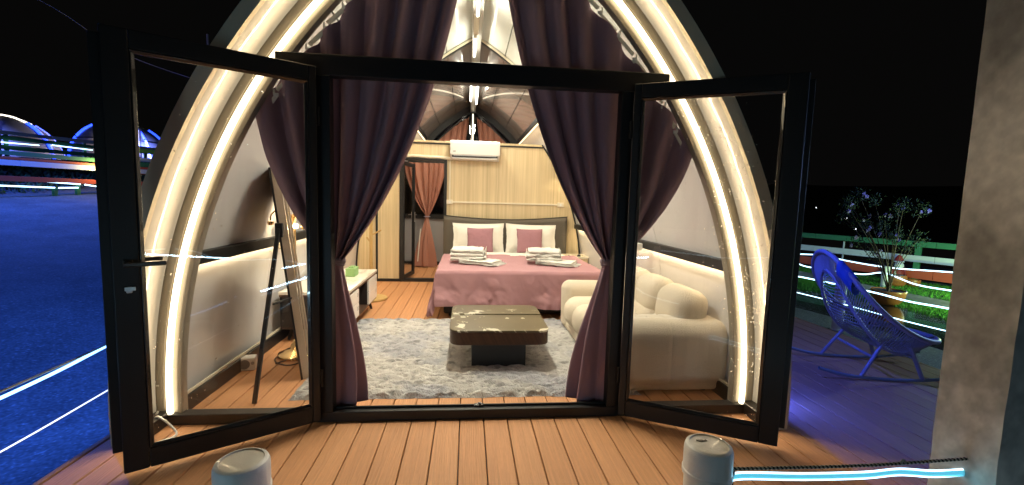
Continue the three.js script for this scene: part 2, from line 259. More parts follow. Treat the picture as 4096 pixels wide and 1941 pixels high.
// ---------------------------------------------------------------- the pod
const pod = thing('glamping_pod', 'large white arched glamping pod with glazed front and open double doors', 'glamping pod');
const LED = [1.0, 0.74, 0.42], ZB = -6.4;
for (const s of [-1, 1]) {
  mesh('outer_shell', band(s, 0.15, 0.20, ZB, -0.12, null, null, 30), M.shellOut, pod);
  mesh('soffit', band(s, 0.078, 0.118, 0.002, 0.20, null, null, 60, 0.027), M.soffit, pod);
  mesh('rim', band(s, 0.085, 0.155, 0.202, 0.235, null, null, 60), M.rim, pod);
  mesh('arch_frame', [band(s, 0.035, 0.10, -0.055, -0.002, null, null, 60), band(s, -0.034, 0.034, -0.055, -0.012, null, null, 60), band(s, -0.058, -0.036, -0.06, -0.004, null, null, 60)], M.alu, pod);
  // lining of the pod: panels between the rails, split every 1.55 m
  const zs = [-0.065, -1.35, -2.65, -4.5, -6.38];
  for (let i = 0; i < 4; i++) {
    const zf = zs[i] - 0.004, zb = zs[i + 1] + 0.004, y1 = angleAt(0.93, 0.06), y2 = angleAt(2.47, 0.06), top = aMax(0.06);
    mesh('wall_panel', band(s, 0.06, 0.10, zb, zf, aMin(0.06), y1 - 0.002, 12), M.wall, pod);
    mesh('wall_panel', band(s, 0.06, 0.10, zb, zf, y1 + 0.002, y2 - 0.002, 20), M.wall, pod);
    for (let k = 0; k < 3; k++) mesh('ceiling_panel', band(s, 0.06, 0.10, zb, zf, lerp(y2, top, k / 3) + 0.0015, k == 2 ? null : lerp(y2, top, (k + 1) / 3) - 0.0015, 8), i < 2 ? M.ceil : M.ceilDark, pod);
  }
  // rails that run the length of the pod, each with a strip light under it
  for (const [y, z0, z1, w] of [[0.945, -0.08, -4.42, 0.06], [2.47, -2.68, -6.2, 0.045], [1.77, -3.7, -4.42, 0.045]]) {
    const x = s * (halfAt(y, 0.06) - w / 2);
    const r = mesh('rail', bx(w, 0.075, z0 - z1, x, y, (z0 + z1) / 2, 0.004), M.frame, pod);
    mesh('rail_light', bx(0.014, 0.008, z0 - z1 - 0.05, x + s * w * 0.25, y - 0.043, (z0 + z1) / 2), glow([1, 0.8, 0.5], 3), r);
    const n = Math.max(1, Math.round((z0 - z1) / 1.5)), L = (z0 - z1) / n;
    for (let i = 0; i < n; i++) areaLight([1, 0.76, 0.44], y < 1 ? 44 : y > 2 ? 60 : 60, L * 0.96, 0.012, [x + s * w * 0.25, y - 0.05, z0 - L * (i + 0.5)], [s * 0.25, -1, 0], [0, 0, 1]);
  }
  mesh('skirting', bx(0.05, 0.10, 6.2, s * 1.765, 0.05, -3.2, 0.004), M.frame, pod);
  mesh('skirting_trim', bx(0.012, 0.02, 6.2, s * 1.757, 0.112, -3.2, 0.003), M.ivory, pod);
  // arched ribs in the roof
  for (const z of [-2.65]) mesh('roof_rib', band(s, 0.02, 0.058, z - 0.022, z + 0.022, angleAt(0.99), null, 24), M.frame, pod);
  mesh('rib_trim', band(s, 0.03, 0.052, -2.626, -2.612, angleAt(1.0), null, 24), M.ivory, pod);
  mesh('gable_rib', band(s, -0.05, 0.058, -6.36, -6.28, null, null, 24), M.frame, pod);
  // side beams under the rim
  mesh('base_beam', bx(0.09, 0.075, 0.3, s * 1.80, 0.0375, 0.075, 0.006), M.frame, pod);
}
mesh('ridge_beam', [bx(0.10, 0.05, 6.3, 0, 3.055, -3.22, 0.006)], std([0.45, 0.43, 0.4], 0.35, { metalness: 0.6 }), pod);
// front glazing frame
mesh('sill', [bx(3.52, 0.062, 0.075, 0, 0.031, -0.012, 0.005), bx(1.70, 0.024, 0.07, 0, 0.012, -0.10, 0.004), bx(1.66, 0.014, 0.012, 0, 0.069, -0.02, 0.004)], M.frame, pod);
mesh('floor_latch', [bx(0.06, 0.012, 0.03, 0.03, 0.069, -0.02, 0.003), bx(0.02, 0.01, 0.016, 0.035, 0.08, -0.02, 0.002)], M.bead, pod);
mesh('transom', [bx(2 * halfAt(2.06, -0.03), 0.115, 0.075, 0, 2.062, -0.012, 0.005)], M.frame, pod);
for (const s of [-1, 1]) { mesh('post', bx(0.075, 1.943, 0.075, s * 0.8725, 1.033, -0.012, 0.005), M.frame, pod); }
function paneShape(pts) { return new THREE.ShapeGeometry(new THREE.Shape(pts.map(([x, y]) => new THREE.Vector2(x, y)))).translate(0, 0, -0.03); }
for (const s of [-1, 1]) { const pts = [[s * 0.91, 0.06], [s * halfAt(0.06, -0.03), 0.06]]; for (let i = 1; i <= 16; i++) { const y = lerp(0.06, 2.01, i / 16); pts.push([s * halfAt(y, -0.03), y]); } pts.push([s * 0.91, 2.01]); mesh('side_pane', paneShape(pts), M.glass, pod); }
{ const pts = []; for (let i = 0; i <= 20; i++) { const y = lerp(2.12, 3.05, i / 20); pts.push([halfAt(y, -0.03), y]); } for (let i = 20; i >= 0; i--) { const y = lerp(2.12, 3.05, i / 20); pts.push([-halfAt(y, -0.03), y]); } mesh('gable_pane', paneShape(pts), M.glass, pod); }
// the two leaves, folded back
function door(s, ang) {
  const d = part('door', pod, [s * 0.905, 0.03, 0.045], s > 0 ? -ang : ang), W = 0.87, H = 2.01, f = 0.095, X = (x) => s * x, th = 0.05;
  const bev = (w, h, x, y) => bx(w, h, th, X(x), y, 0, 0.006);
  const fh = 0.042; mesh('stile', bev(fh, H, fh / 2, H / 2), M.frame, d); mesh('stile', bev(f, H, W - f / 2, H / 2), M.frame, d);
  const wr = W - f - fh, xr = (fh + W - f) / 2; mesh('rail', bev(wr - 0.002, f, xr, f / 2), M.frame, d); mesh('rail', bev(wr - 0.002, f * 0.85, xr, H - f * 0.43), M.frame, d);
  const b = 0.02, bd = (w, h, x, y, rx, ry) => { const g = bx(w, h, 0.016, 0, 0, 0, 0.003); g.rotateX(rx); g.rotateY(ry); return g.translate(X(x), y, 0.014); };
  mesh('glazing_bead', [bd(wr, b, xr, f + 0.008, -0.7, 0), bd(wr, b, xr, H - f * 0.85 - 0.008, 0.7, 0), bd(b, H - 2 * f, fh + 0.008, H / 2, 0, s * 0.7), bd(b, H - 2 * f, W - f - 0.008, H / 2, 0, -s * 0.7)], M.bead, d);
  mesh('flange', bx(0.05, H - 0.1, 0.02, X(W + 0.015), H / 2 + 0.03, -0.055, 0.003), M.frame, d);
  mesh('pane', new THREE.PlaneGeometry(wr + 0.01, H - 2 * f + 0.02).translate(X(xr), H / 2, 0), M.doorGlass, d);
  for (const y of [0.25, 1.75]) mesh('hinge', cyl(0.011, 0.011, 0.1, X(-0.012), y, 0.0, 12), M.frame, d);
  if (s < 0) {
    const hx = X(W - 0.055), hy = 0.985, hm = std([0.06, 0.055, 0.05], 0.3, { metalness: 0.6 });
    mesh('handle', [bx(0.035, 0.035, 0.012, hx, hy, 0.03, 0.004), cyl(0.011, 0.011, 0.05, 0, 0, 0, 14).rotateX(Math.PI / 2).translate(hx, hy, 0.05), bx(0.15, 0.021, 0.014, hx + 0.062, hy, 0.075, 0.006, 3), bx(0.13, 0.02, 0.014, hx + 0.06, hy + 0.006, -0.06, 0.006, 3)], hm, d);
    mesh('key_cylinder', [bx(0.022, 0.03, 0.012, hx - 0.0, hy - 0.12, 0.028, 0.005), bx(0.038, 0.018, 0.004, hx + 0.004, hy - 0.112, 0.052, 0.002), cyl(0.006, 0.006, 0.02, 0, 0, 0, 10).rotateX(Math.PI / 2).translate(hx, hy - 0.118, 0.04)], M.steel, d);
  }
  // dew on the glass, densest where the night side of the pane is cold near the arch
  const N = s > 0 ? 1500 : 200, base = new THREE.IcosahedronGeometry(1, 1), dg = [];
  const cold = (x, y) => { const t = x / W, c = s > 0 ? lerp(0.28, 0.93, Math.sqrt(clamp(1 - (y - 0.15) / 1.9))) : lerp(0.34, 0.83, Math.pow(clamp(1 - y / 2.2), 0.8)); return Math.exp(-Math.pow((t - c) / 0.13, 2)); };
  while (dg.length < N) { const x = rr(f, W - f), y = rr(f, H - f); if (rnd() > 0.02 + (s > 0 ? 1 : 0.55) * cold(x, y) * sst(0.35, 0.6, fbm(x * 7, y * 7, 3 + s))) continue; const r = Math.pow(rnd(), 2.5) * 0.003 + 0.0008; dg.push(base.clone().scale(r, r * rr(0.9, 1.6), r * 0.5).translate(X(x), y, 0.001 + r * 0.5)); }
  const drops = mesh('dew_drops', dg, M.drop, d); drops.userData.kind = 'stuff';
  return d;
}
door(-1, 0.575); door(1, 0.48);
// rear gable of the bathroom end
{
  const sh = []; for (let i = 0; i <= 20; i++) { const y = lerp(0.03, 3.0, i / 20); sh.push([halfAt(y, -0.04), y]); } for (let i = 20; i >= 0; i--) { const y = lerp(0.03, 3.0, i / 20); sh.push([-halfAt(y, -0.04), y]); }
  mesh('rear_pane', new THREE.ShapeGeometry(new THREE.Shape(sh.map(([x, y]) => new THREE.Vector2(x, y)))).translate(0, 0, -6.33), phys([0.55, 0.55, 0.57], 0.02, { transmission: 1, thickness: 0 }), pod);
  mesh('rear_frame', [bx(3.4, 0.07, 0.05, 0, 0.035, -6.31, 0.004), bx(3.3, 0.085, 0.05, 0, 0.97, -6.31, 0.004), bx(2.5, 0.07, 0.05, 0, 2.02, -6.31, 0.004), bx(0.06, 2.95, 0.05, 0.0, 1.5, -6.312, 0.004), bx(0.06, 1.95, 0.05, -0.42, 1.0, -6.308, 0.004)], M.frame, pod);
  mesh('rear_panel', bx(1.9, 0.86, 0.02, -0.9, 0.5, -6.335), M.frosted, pod);
  mesh('gable_strip_light', bx(0.022, 0.75, 0.012, 0, 2.62, -6.275), glow([1, 0.85, 0.6], 2.4), pod);
}
// the bright strip that follows the front arch
const strip = thing('arch_led_strip', 'bright warm LED strip following the front arch of the pod', 'LED strip');
for (const s of [-1, 1]) {
  mesh('led_tube', band(s, -0.011, 0.011, -0.006, 0.02, angleAt(0.03), angleAt(2.98), 70), glow([1, 0.84, 0.55], 5.5), strip);
  const n = 9; for (let i = 0; i < n; i++) {
    const a = lerp(angleAt(0.1), angleAt(2.95), (i + 0.5) / n), [x, y] = arcAt(s, 0, a), L = RR * (angleAt(2.95) - angleAt(0.1)) / n;
    areaLight(LED, 120, L * 0.98, 0.006, [x, y, 0.024], [0, 0, 1], [-s * Math.sin(a), Math.cos(a), 0], strip);
  }
}
tag(mesh('cable', tube([[-1.80, 0.09, 0.03], [-1.81, 0.05, 0.05], [-1.76, 0.085, 0.09], [-1.68, 0.05, 0.12], [-1.63, 0.012, 0.16], [-1.70, 0.008, 0.24], [-1.73, 0.008, 0.29]], 0.006, 60), M.white), 'white cable looping from the left foot of the light strip', 'cable');

// ridge tubes
function ridgeTube(x, z0, z1, label, k) {
  const y = 2.985, t = thing('ceiling_tube_light', label, 'tube light', [x, y, (z0 + z1) / 2], 0, 'tube lights under the ridge'), L = Math.abs(z1 - z0);
  mesh('tube', new THREE.CapsuleGeometry(0.014, L - 0.04, 4, 10).rotateX(Math.PI / 2), glow([1, 0.98, 0.86], 7), t);
  for (const q of [-1, 1]) mesh('holder', bx(0.03, 0.045, 0.03, 0, 0.02, q * (L / 2 + 0.005), 0.003), M.ivory, t);
  areaLight([1, 0.94, 0.75], k, 0.025, L * 0.95, [0, -0.017, 0], [0, -1, 0], [1, 0, 0], t);
  for (const s of [-1, 1]) areaLight([1, 0.93, 0.72], k * 0.08, 0.02, L * 0.95, [s * 0.017, 0, 0], [s, -0.1, 0], [0, 1, 0], t);
}
ridgeTube(-0.005, -0.75, -1.55, 'foremost tube light under the ridge above the curtains', 1050);
ridgeTube(-0.02, -2.1, -2.7, 'tube light under the ridge just above the black transom', 560);
ridgeTube(-0.05, -3.75, -5.1, 'left tube light of the pair hanging below the transom', 230);
ridgeTube(0.05, -3.75, -5.3, 'right tube light of the pair hanging below the transom', 230);
tag(mesh('wire_cover', [bx(0.05, 0.02, 0.5, -0.012, 3.02, -1.85, 0.005), bx(0.012, 0.02, 0.06, 0.008, 3.0, -1.6, 0.003)], M.ivory), 'beige cover strip between two tube lights on the ridge', 'cable cover');

// ---------------------------------------------------------------- partition wall with the doorway
{
  const Z = -4.5, o = 0.045, w = struct('partition_wall'); w.userData.label = 'light wood partition wall behind the bed';
  const side = (s, y0, y1, n = 14) => { const r = []; for (let i = 0; i <= n; i++) { const y = lerp(y0, y1, i / n); r.push([s * halfAt(y, o), y]); } return r; };
  const ext = (pts, name, mat = M.oak, d = 0.06) => { const g = new THREE.ExtrudeGeometry(new THREE.Shape(pts.map(([x, y]) => new THREE.Vector2(x, y))), { depth: d, bevelEnabled: false }); const uv = g.attributes.uv, p = g.attributes.position; for (let i = 0; i < p.count; i++) uv.setXY(i, (p.getX(i) + p.getZ(i)) / 1.6, p.getY(i) / 1.6); return mesh(name, g.translate(0, 0, Z - d), mat, w); };
  ext([[-0.40, 0], ...side(1, 0, 2.2), [-0.40, 2.2]], 'wall_panel');
  ext([[-1.075, 1.962], [-0.402, 1.962], [-0.402, 2.2], ...side(-1, 1.962, 2.2).reverse()], 'wall_panel');
  ext([[-1.465, 0.045], [-1.135, 0.045], [-1.135, 1.96], [-halfAt(1.96, o), 1.96], ...side(-1, 1.7, 1.95).reverse(), [-1.465, 1.6]].filter(([x, y], i) => !(x < -1.465)), 'wall_panel');
  ext([...side(-1, 0, 1.68).reverse(), [-1.495, 0], [-1.495, 1.6]], 'wall_panel');
  mesh('top_trim', [bx(2 * halfAt(2.215, o), 0.03, 0.085, 0, 2.216, Z - 0.03, 0.003)], M.oak, w);
  mesh('shadow_gap', bx(2 * halfAt(2.19, o) - 0.02, 0.02, 0.012, 0, 2.186, Z + 0.008), M.black, w);
  for (const s of [-1, 1]) mesh('edge_gasket', band(s, 0.035, 0.058, Z - 0.005, Z + 0.014, null, angleAt(2.2), 24), M.black, w);
  mesh('wall_post', bx(0.03, 1.75, 0.09, -1.48, 0.85, Z - 0.02), M.frame, w);
  mesh('base_rail', bx(0.37, 0.045, 0.09, -1.295, 0.0225, Z - 0.02, 0.003), M.frame, w);
  const f = part('door_frame', w);
  mesh('jamb', bx(0.045, 1.95, 0.1, -1.11, 0.975, Z - 0.02, 0.004), M.frame, f); mesh('jamb', bx(0.045, 1.95, 0.1, -0.423, 0.975, Z - 0.02, 0.004), M.frame, f);
  mesh('head', bx(0.73, 0.045, 0.098, -0.766, 1.94, Z - 0.02, 0.004), M.frame, f); mesh('threshold', bx(0.64, 0.05, 0.1, -0.766, 0.025, Z - 0.02, 0.004), M.frame, f);
  const d = part('door', w, [-1.085, 0.03, Z + 0.035], 1.40), L = 0.62, H = 1.87;
  mesh('stile', bx(0.06, H, 0.04, 0.03, H / 2, 0, 0.004), M.frame, d); mesh('stile', bx(0.06, H, 0.04, L - 0.03, H / 2, 0, 0.004), M.frame, d);
  mesh('rail', bx(L - 0.122, 0.06, 0.04, L / 2, 0.03, 0, 0.004), M.frame, d); mesh('rail', bx(L - 0.122, 0.06, 0.04, L / 2, H - 0.03, 0, 0.004), M.frame, d);
  mesh('pane', new THREE.PlaneGeometry(L - 0.11, H - 0.11).translate(L / 2, H / 2, 0), M.doorGlass, d);
  mesh('handle', [bx(0.03, 0.17, 0.012, L - 0.03, 0.98, 0.026, 0.004), bx(0.1, 0.018, 0.012, L - 0.07, 1.02, 0.055, 0.004), bx(0.03, 0.17, 0.012, L - 0.03, 0.98, -0.026, 0.004), bx(0.1, 0.018, 0.012, L - 0.07, 1.02, -0.055, 0.004), cyl(0.008, 0.008, 0.11, 0, 0, 0).rotateX(Math.PI / 2).translate(L - 0.03, 1.02, 0)], M.steel, d);
}
// split air conditioner and its trunking
{
  const ac = thing('air_conditioner', 'white split air conditioner above the bed on the wood wall', 'air conditioner', [0.03, 1.945, -4.5]);
  const prof = new THREE.Shape(); prof.moveTo(0, 0.285); prof.lineTo(0.17, 0.28); prof.quadraticCurveTo(0.205, 0.275, 0.207, 0.24); prof.lineTo(0.205, 0.075); prof.lineTo(0.185, 0.062); prof.lineTo(0.10, 0.012); prof.lineTo(0, 0.0); prof.closePath();
  mesh('body', new THREE.ExtrudeGeometry(prof, { depth: 0.75, bevelEnabled: true, bevelSize: 0.006, bevelThickness: 0.006, bevelSegments: 2 }).rotateY(-Math.PI / 2).translate(0.375, 0, 0), M.white, ac);
  mesh('outlet', bx(0.70, 0.035, 0.03, 0.0, 0.05, 0.178).rotateX(0), M.black, ac);
  mesh('vane', bx(0.68, 0.008, 0.055, 0, 0, 0, 0.003).rotateX(0.5).translate(0, 0.022, 0.182), M.white, ac);
  mesh('vane', bx(0.66, 0.014, 0.012, 0, 0.056, 0.196, 0.003), std([0.5, 0.52, 0.55], 0.5), ac);
  const font = await new FontLoader().loadAsync('fonts/droid/droid_sans_bold.typeface.json');
  mesh('lettering', new TextGeometry('OK', { font, size: 0.021, depth: 0.001, curveSegments: 3 }).translate(-0.335, 0.105, 0.2132), std([0.05, 0.05, 0.05], 0.5), ac);
  mesh('status_light', bx(0.012, 0.014, 0.002, -0.25, 0.115, 0.2135), std([0.9, 0.9, 0.9], 0.4), ac);
  tag(mesh('cable_trunking', bx(0.022, 0.66, 0.018, -0.355, 1.63, -4.488, 0.003), M.ivory), 'upright ivory cable trunking below the air conditioner', 'cable trunking');
  tag(mesh('cable_trunking', bx(1.70, 0.024, 0.018, 0.545, 1.285, -4.488, 0.003), M.ivory), 'long level ivory cable trunking above the headboard', 'cable trunking');
  tag(mesh('pipe_sleeve', tube([[-1.15, 1.975, -4.47], [-0.9, 1.985, -4.47], [-0.7, 1.975, -4.47], [-0.5, 1.972, -4.468], [-0.345, 1.96, -4.46]], 0.024, 40, 10), M.ivory), 'taped ivory pipe running left from the air conditioner', 'pipe');
  for (const [x, l] of [[-0.355, 'ivory wall socket at the left end of the trunking, beside the doorway'], [1.43, 'ivory wall socket at the right end of the trunking']]) {
    const so = thing('wall_socket', l, 'socket', [x, 1.285, -4.5]);
    mesh('plate', bx(0.10, 0.07, 0.03, 0, 0, 0.015, 0.005), M.ivory, so); mesh('outlet', cyl(0.018, 0.018, 0.006, 0, 0, 0, 20).rotateX(Math.PI / 2).translate(0, 0, 0.031), M.white, so); mesh('pin_hole', [cyl(0.003, 0.003, 0.006, -0.008, 0, 0, 8).rotateX(Math.PI / 2).translate(0, 0, 0.0325), cyl(0.003, 0.003, 0.006, 0.008, 0, 0, 8).rotateX(Math.PI / 2).translate(0, 0, 0.0325)], M.black, so);
  }
}

// ---------------------------------------------------------------- curtains
function curtainGeo(s, { T, B, n, amp, z, gather, bz, bow = 0.26, sag = 0.34, amp1 = 0.02, nu = 220, nv = 60, seedN = 0 }) {
  return grid(nu, nv, (u, v) => {
    const t = T(u), b = B(u), cx = t[0] + bow * (b[0] - t[0]), cy = b[1] + sag * (t[1] - b[1]), k = 1 - v;
    const x = k * k * t[0] + 2 * k * v * cx + v * v * b[0], y = k * k * t[1] + 2 * k * v * cy + v * v * b[1];
    const ph = 2 * Math.PI * n * u + 1.3 * Math.sin(9 * u + seedN) + 1.1 * (fbm(u * 6, v * 2, seedN) - 0.5), a = lerp(amp, amp1, v) * (0.55 + 0.9 * fbm(u * 9 + 3, v * 1.5, seedN + 3));
    return [s * (x + 0.25 * a * Math.cos(ph)), y, lerp(z, bz, v * v) + a * Math.sin(ph) + 0.010 * (fbm(u * 38, v * 11, seedN + 7, 3) - 0.5) + gather * v * v * Math.sin(ph * 0.5)];
  }, [4, 3]);
}
function tailGeo(s, x0, x1, tx, ty, zt, yb, n, seedN) {
  return grid(140, 50, (u, v) => {
    const e = sst(0, 1, Math.pow(v, 0.7)), a0 = 2 * Math.PI * u, ph = 2 * Math.PI * n * u + 0.6 * Math.sin(5 * v + seedN), cx = lerp(tx, (x0 + x1) / 2, e), rx = lerp(0.03, (x1 - x0) / 2, e), rz = lerp(0.028, 0.075, e), fl = 1 + lerp(0.12, 0.42, e) * Math.sin(ph) * (0.6 + 0.8 * vn(u * n, 1, seedN));
    return [s * (cx + rx * Math.cos(a0) * fl), lerp(ty, yb, v) + 0.012 * e * Math.sin(ph + 1) * v, zt + rz * Math.sin(a0) * fl];
  }, [2, 3]);
}
const archPoint = (y, o) => [halfAt(y, o), y];
function frontCurtain(s, label) {
  const c = thing('curtain', label, 'curtain');
  const yA = s > 0 ? 1.64 : 1.76, aA = angleAt(yA, -0.14), aB = angleAt(2.95, -0.14);
  const Tt = (u) => { const p = arcAt(1, lerp(0.012, -0.065, sst(0, 0.25, u)), lerp(aA, aB, u)); return [p[0] + 0.012 * Math.abs(Math.sin(u * 9 * Math.PI)) * -1, p[1]]; };
  const ty = s > 0 ? 0.975 : 0.955;
  mesh('drape', curtainGeo(s, {  T: Tt, B: (u) => [0.885 - 0.075 * u, ty], n: s > 0 ? 7 : 8.5, amp: 0.036, amp1: 0.014, z: -0.125, bz: -0.13, gather: 0.03, seedN: s + 5 }), M.purple, c);
  // pale hem folded over along the outer edge
  mesh('hem', grid(2, 40, (u, v) => { const t = Tt(0), b = [0.885, ty], k = 1 - v, cx = t[0] + 0.26 * (b[0] - t[0]), cy = b[1] + 0.34 * (t[1] - b[1]); const x = k * k * t[0] + 2 * k * v * cx + v * v * b[0], y = k * k * t[1] + 2 * k * v * cy + v * v * b[1]; return [s * (x + 0.012 - 0.05 * u * (1 - 0.7 * v)), y - 0.012 + 0.02 * u * (1 - v), -0.19 - 0.004 * u]; }), M.purpleHem, c);
  mesh('tail', tailGeo(s, s > 0 ? 0.655 : 0.715, 0.965, 0.85, ty, -0.13, 0.045, 6, s + 9), M.purple, c);
  mesh('tieback', [new THREE.TorusGeometry(0.05, 0.011, 8, 28).rotateX(Math.PI / 2).scale(0.92, 1.6, 0.8).rotateZ(s * 0.22).translate(s * 0.85, ty, -0.13), new THREE.TorusGeometry(0.05, 0.008, 8, 28).rotateX(Math.PI / 2).scale(0.9, 1.2, 0.78).rotateZ(s * 0.3).translate(s * 0.85, ty - 0.016, -0.128)], M.cord, c);
  const K = 8; for (let i = 0; i < K; i++) { // tape and hooks along the arch
    const u0 = i / K * 0.75, u1 = (i + 0.86) / K * 0.75, a = arcAt(1, -0.055, lerp(aA, aB, u0)), b = arcAt(1, -0.068, lerp(aA, aB, u1)), w = rr(0.014, 0.034);
    mesh('heading_tape', beam([s * a[0], a[1], -0.12], [s * b[0], b[1], -0.12], 0.008, w, 0.003), M.tape, c);
    mesh('hook', [bx(0.026, 0.02, 0.01, s * b[0], b[1], -0.113, 0.003), bx(0.012, 0.034, 0.006, s * (b[0] + 0.012), b[1] + 0.014, -0.112, 0.002)], M.white, c);
  }
  return c;
}
frontCurtain(-1, 'dark purple curtain tied back at the left of the doorway');
frontCurtain(1, 'dark purple curtain tied back at the right of the doorway, before the sofa');
{ // copper curtains at the bathroom end
  const c = thing('curtain', 'copper curtain tied in the middle, seen through the doorway in the wood wall', 'curtain');
  mesh('drape', curtainGeo(1, { T: (u) => [lerp(-1.30, -0.50, u), 2.0], B: (u) => [-0.865 + 0.04 * (u - 0.5) + 0.03, 0.98], n: 7, amp: 0.035, z: -6.02, bz: -6.0, gather: 0.02, bow: 0.12, sag: 0.5, seedN: 31 }), M.copper, c);
  mesh('tail', tailGeo(1, -1.02, -0.70, -0.845, 0.98, -6.0, 0.02, 5, 33), M.copper, c);
  mesh('tieback', new THREE.TorusGeometry(0.055, 0.012, 8, 24).rotateX(Math.PI / 2).translate(-0.845, 0.98, -6), M.cord, c);
  mesh('lining', grid(1, 20, (u, v) => [-0.945 - 0.05 * v - 0.02 * u, lerp(0.75, 0.12, v), -5.93]), M.tape, c);
  for (const s of [-1, 1]) {
    const g = thing('curtain', s < 0 ? 'copper gable curtain left of the white strip above the wood wall' : 'copper gable curtain right of the white strip above the wood wall', 'curtain');
    mesh('drape', grid(90, 20, (u, v) => { const x0 = lerp(0.06, 1.0, u), yT = CY + Math.sqrt((RR - 0.1) ** 2 - (x0 - CX) ** 2), x = x0 + v * 0.10 * (1 - u), y = lerp(yT - 0.05, 2.1, v), ph = u * 55 + 2 * Math.sin(u * 7); return [s * (x + 0.012 * Math.cos(ph)), y, -6.2 + 0.03 * Math.sin(ph) * (0.5 + vn(u * 9, v * 2, 4))]; }, [2, 1]), M.copper, g);
    mesh('rod', [beam([s * 0.06, CY + Math.sqrt((RR - 0.08) ** 2 - (0.06 - CX) ** 2), -6.17], [s * 1.0, CY + Math.sqrt((RR - 0.08) ** 2 - (1.0 - CX) ** 2), -6.17], 0.02, 0.02, 0.003)], M.frame, g);
  }
}

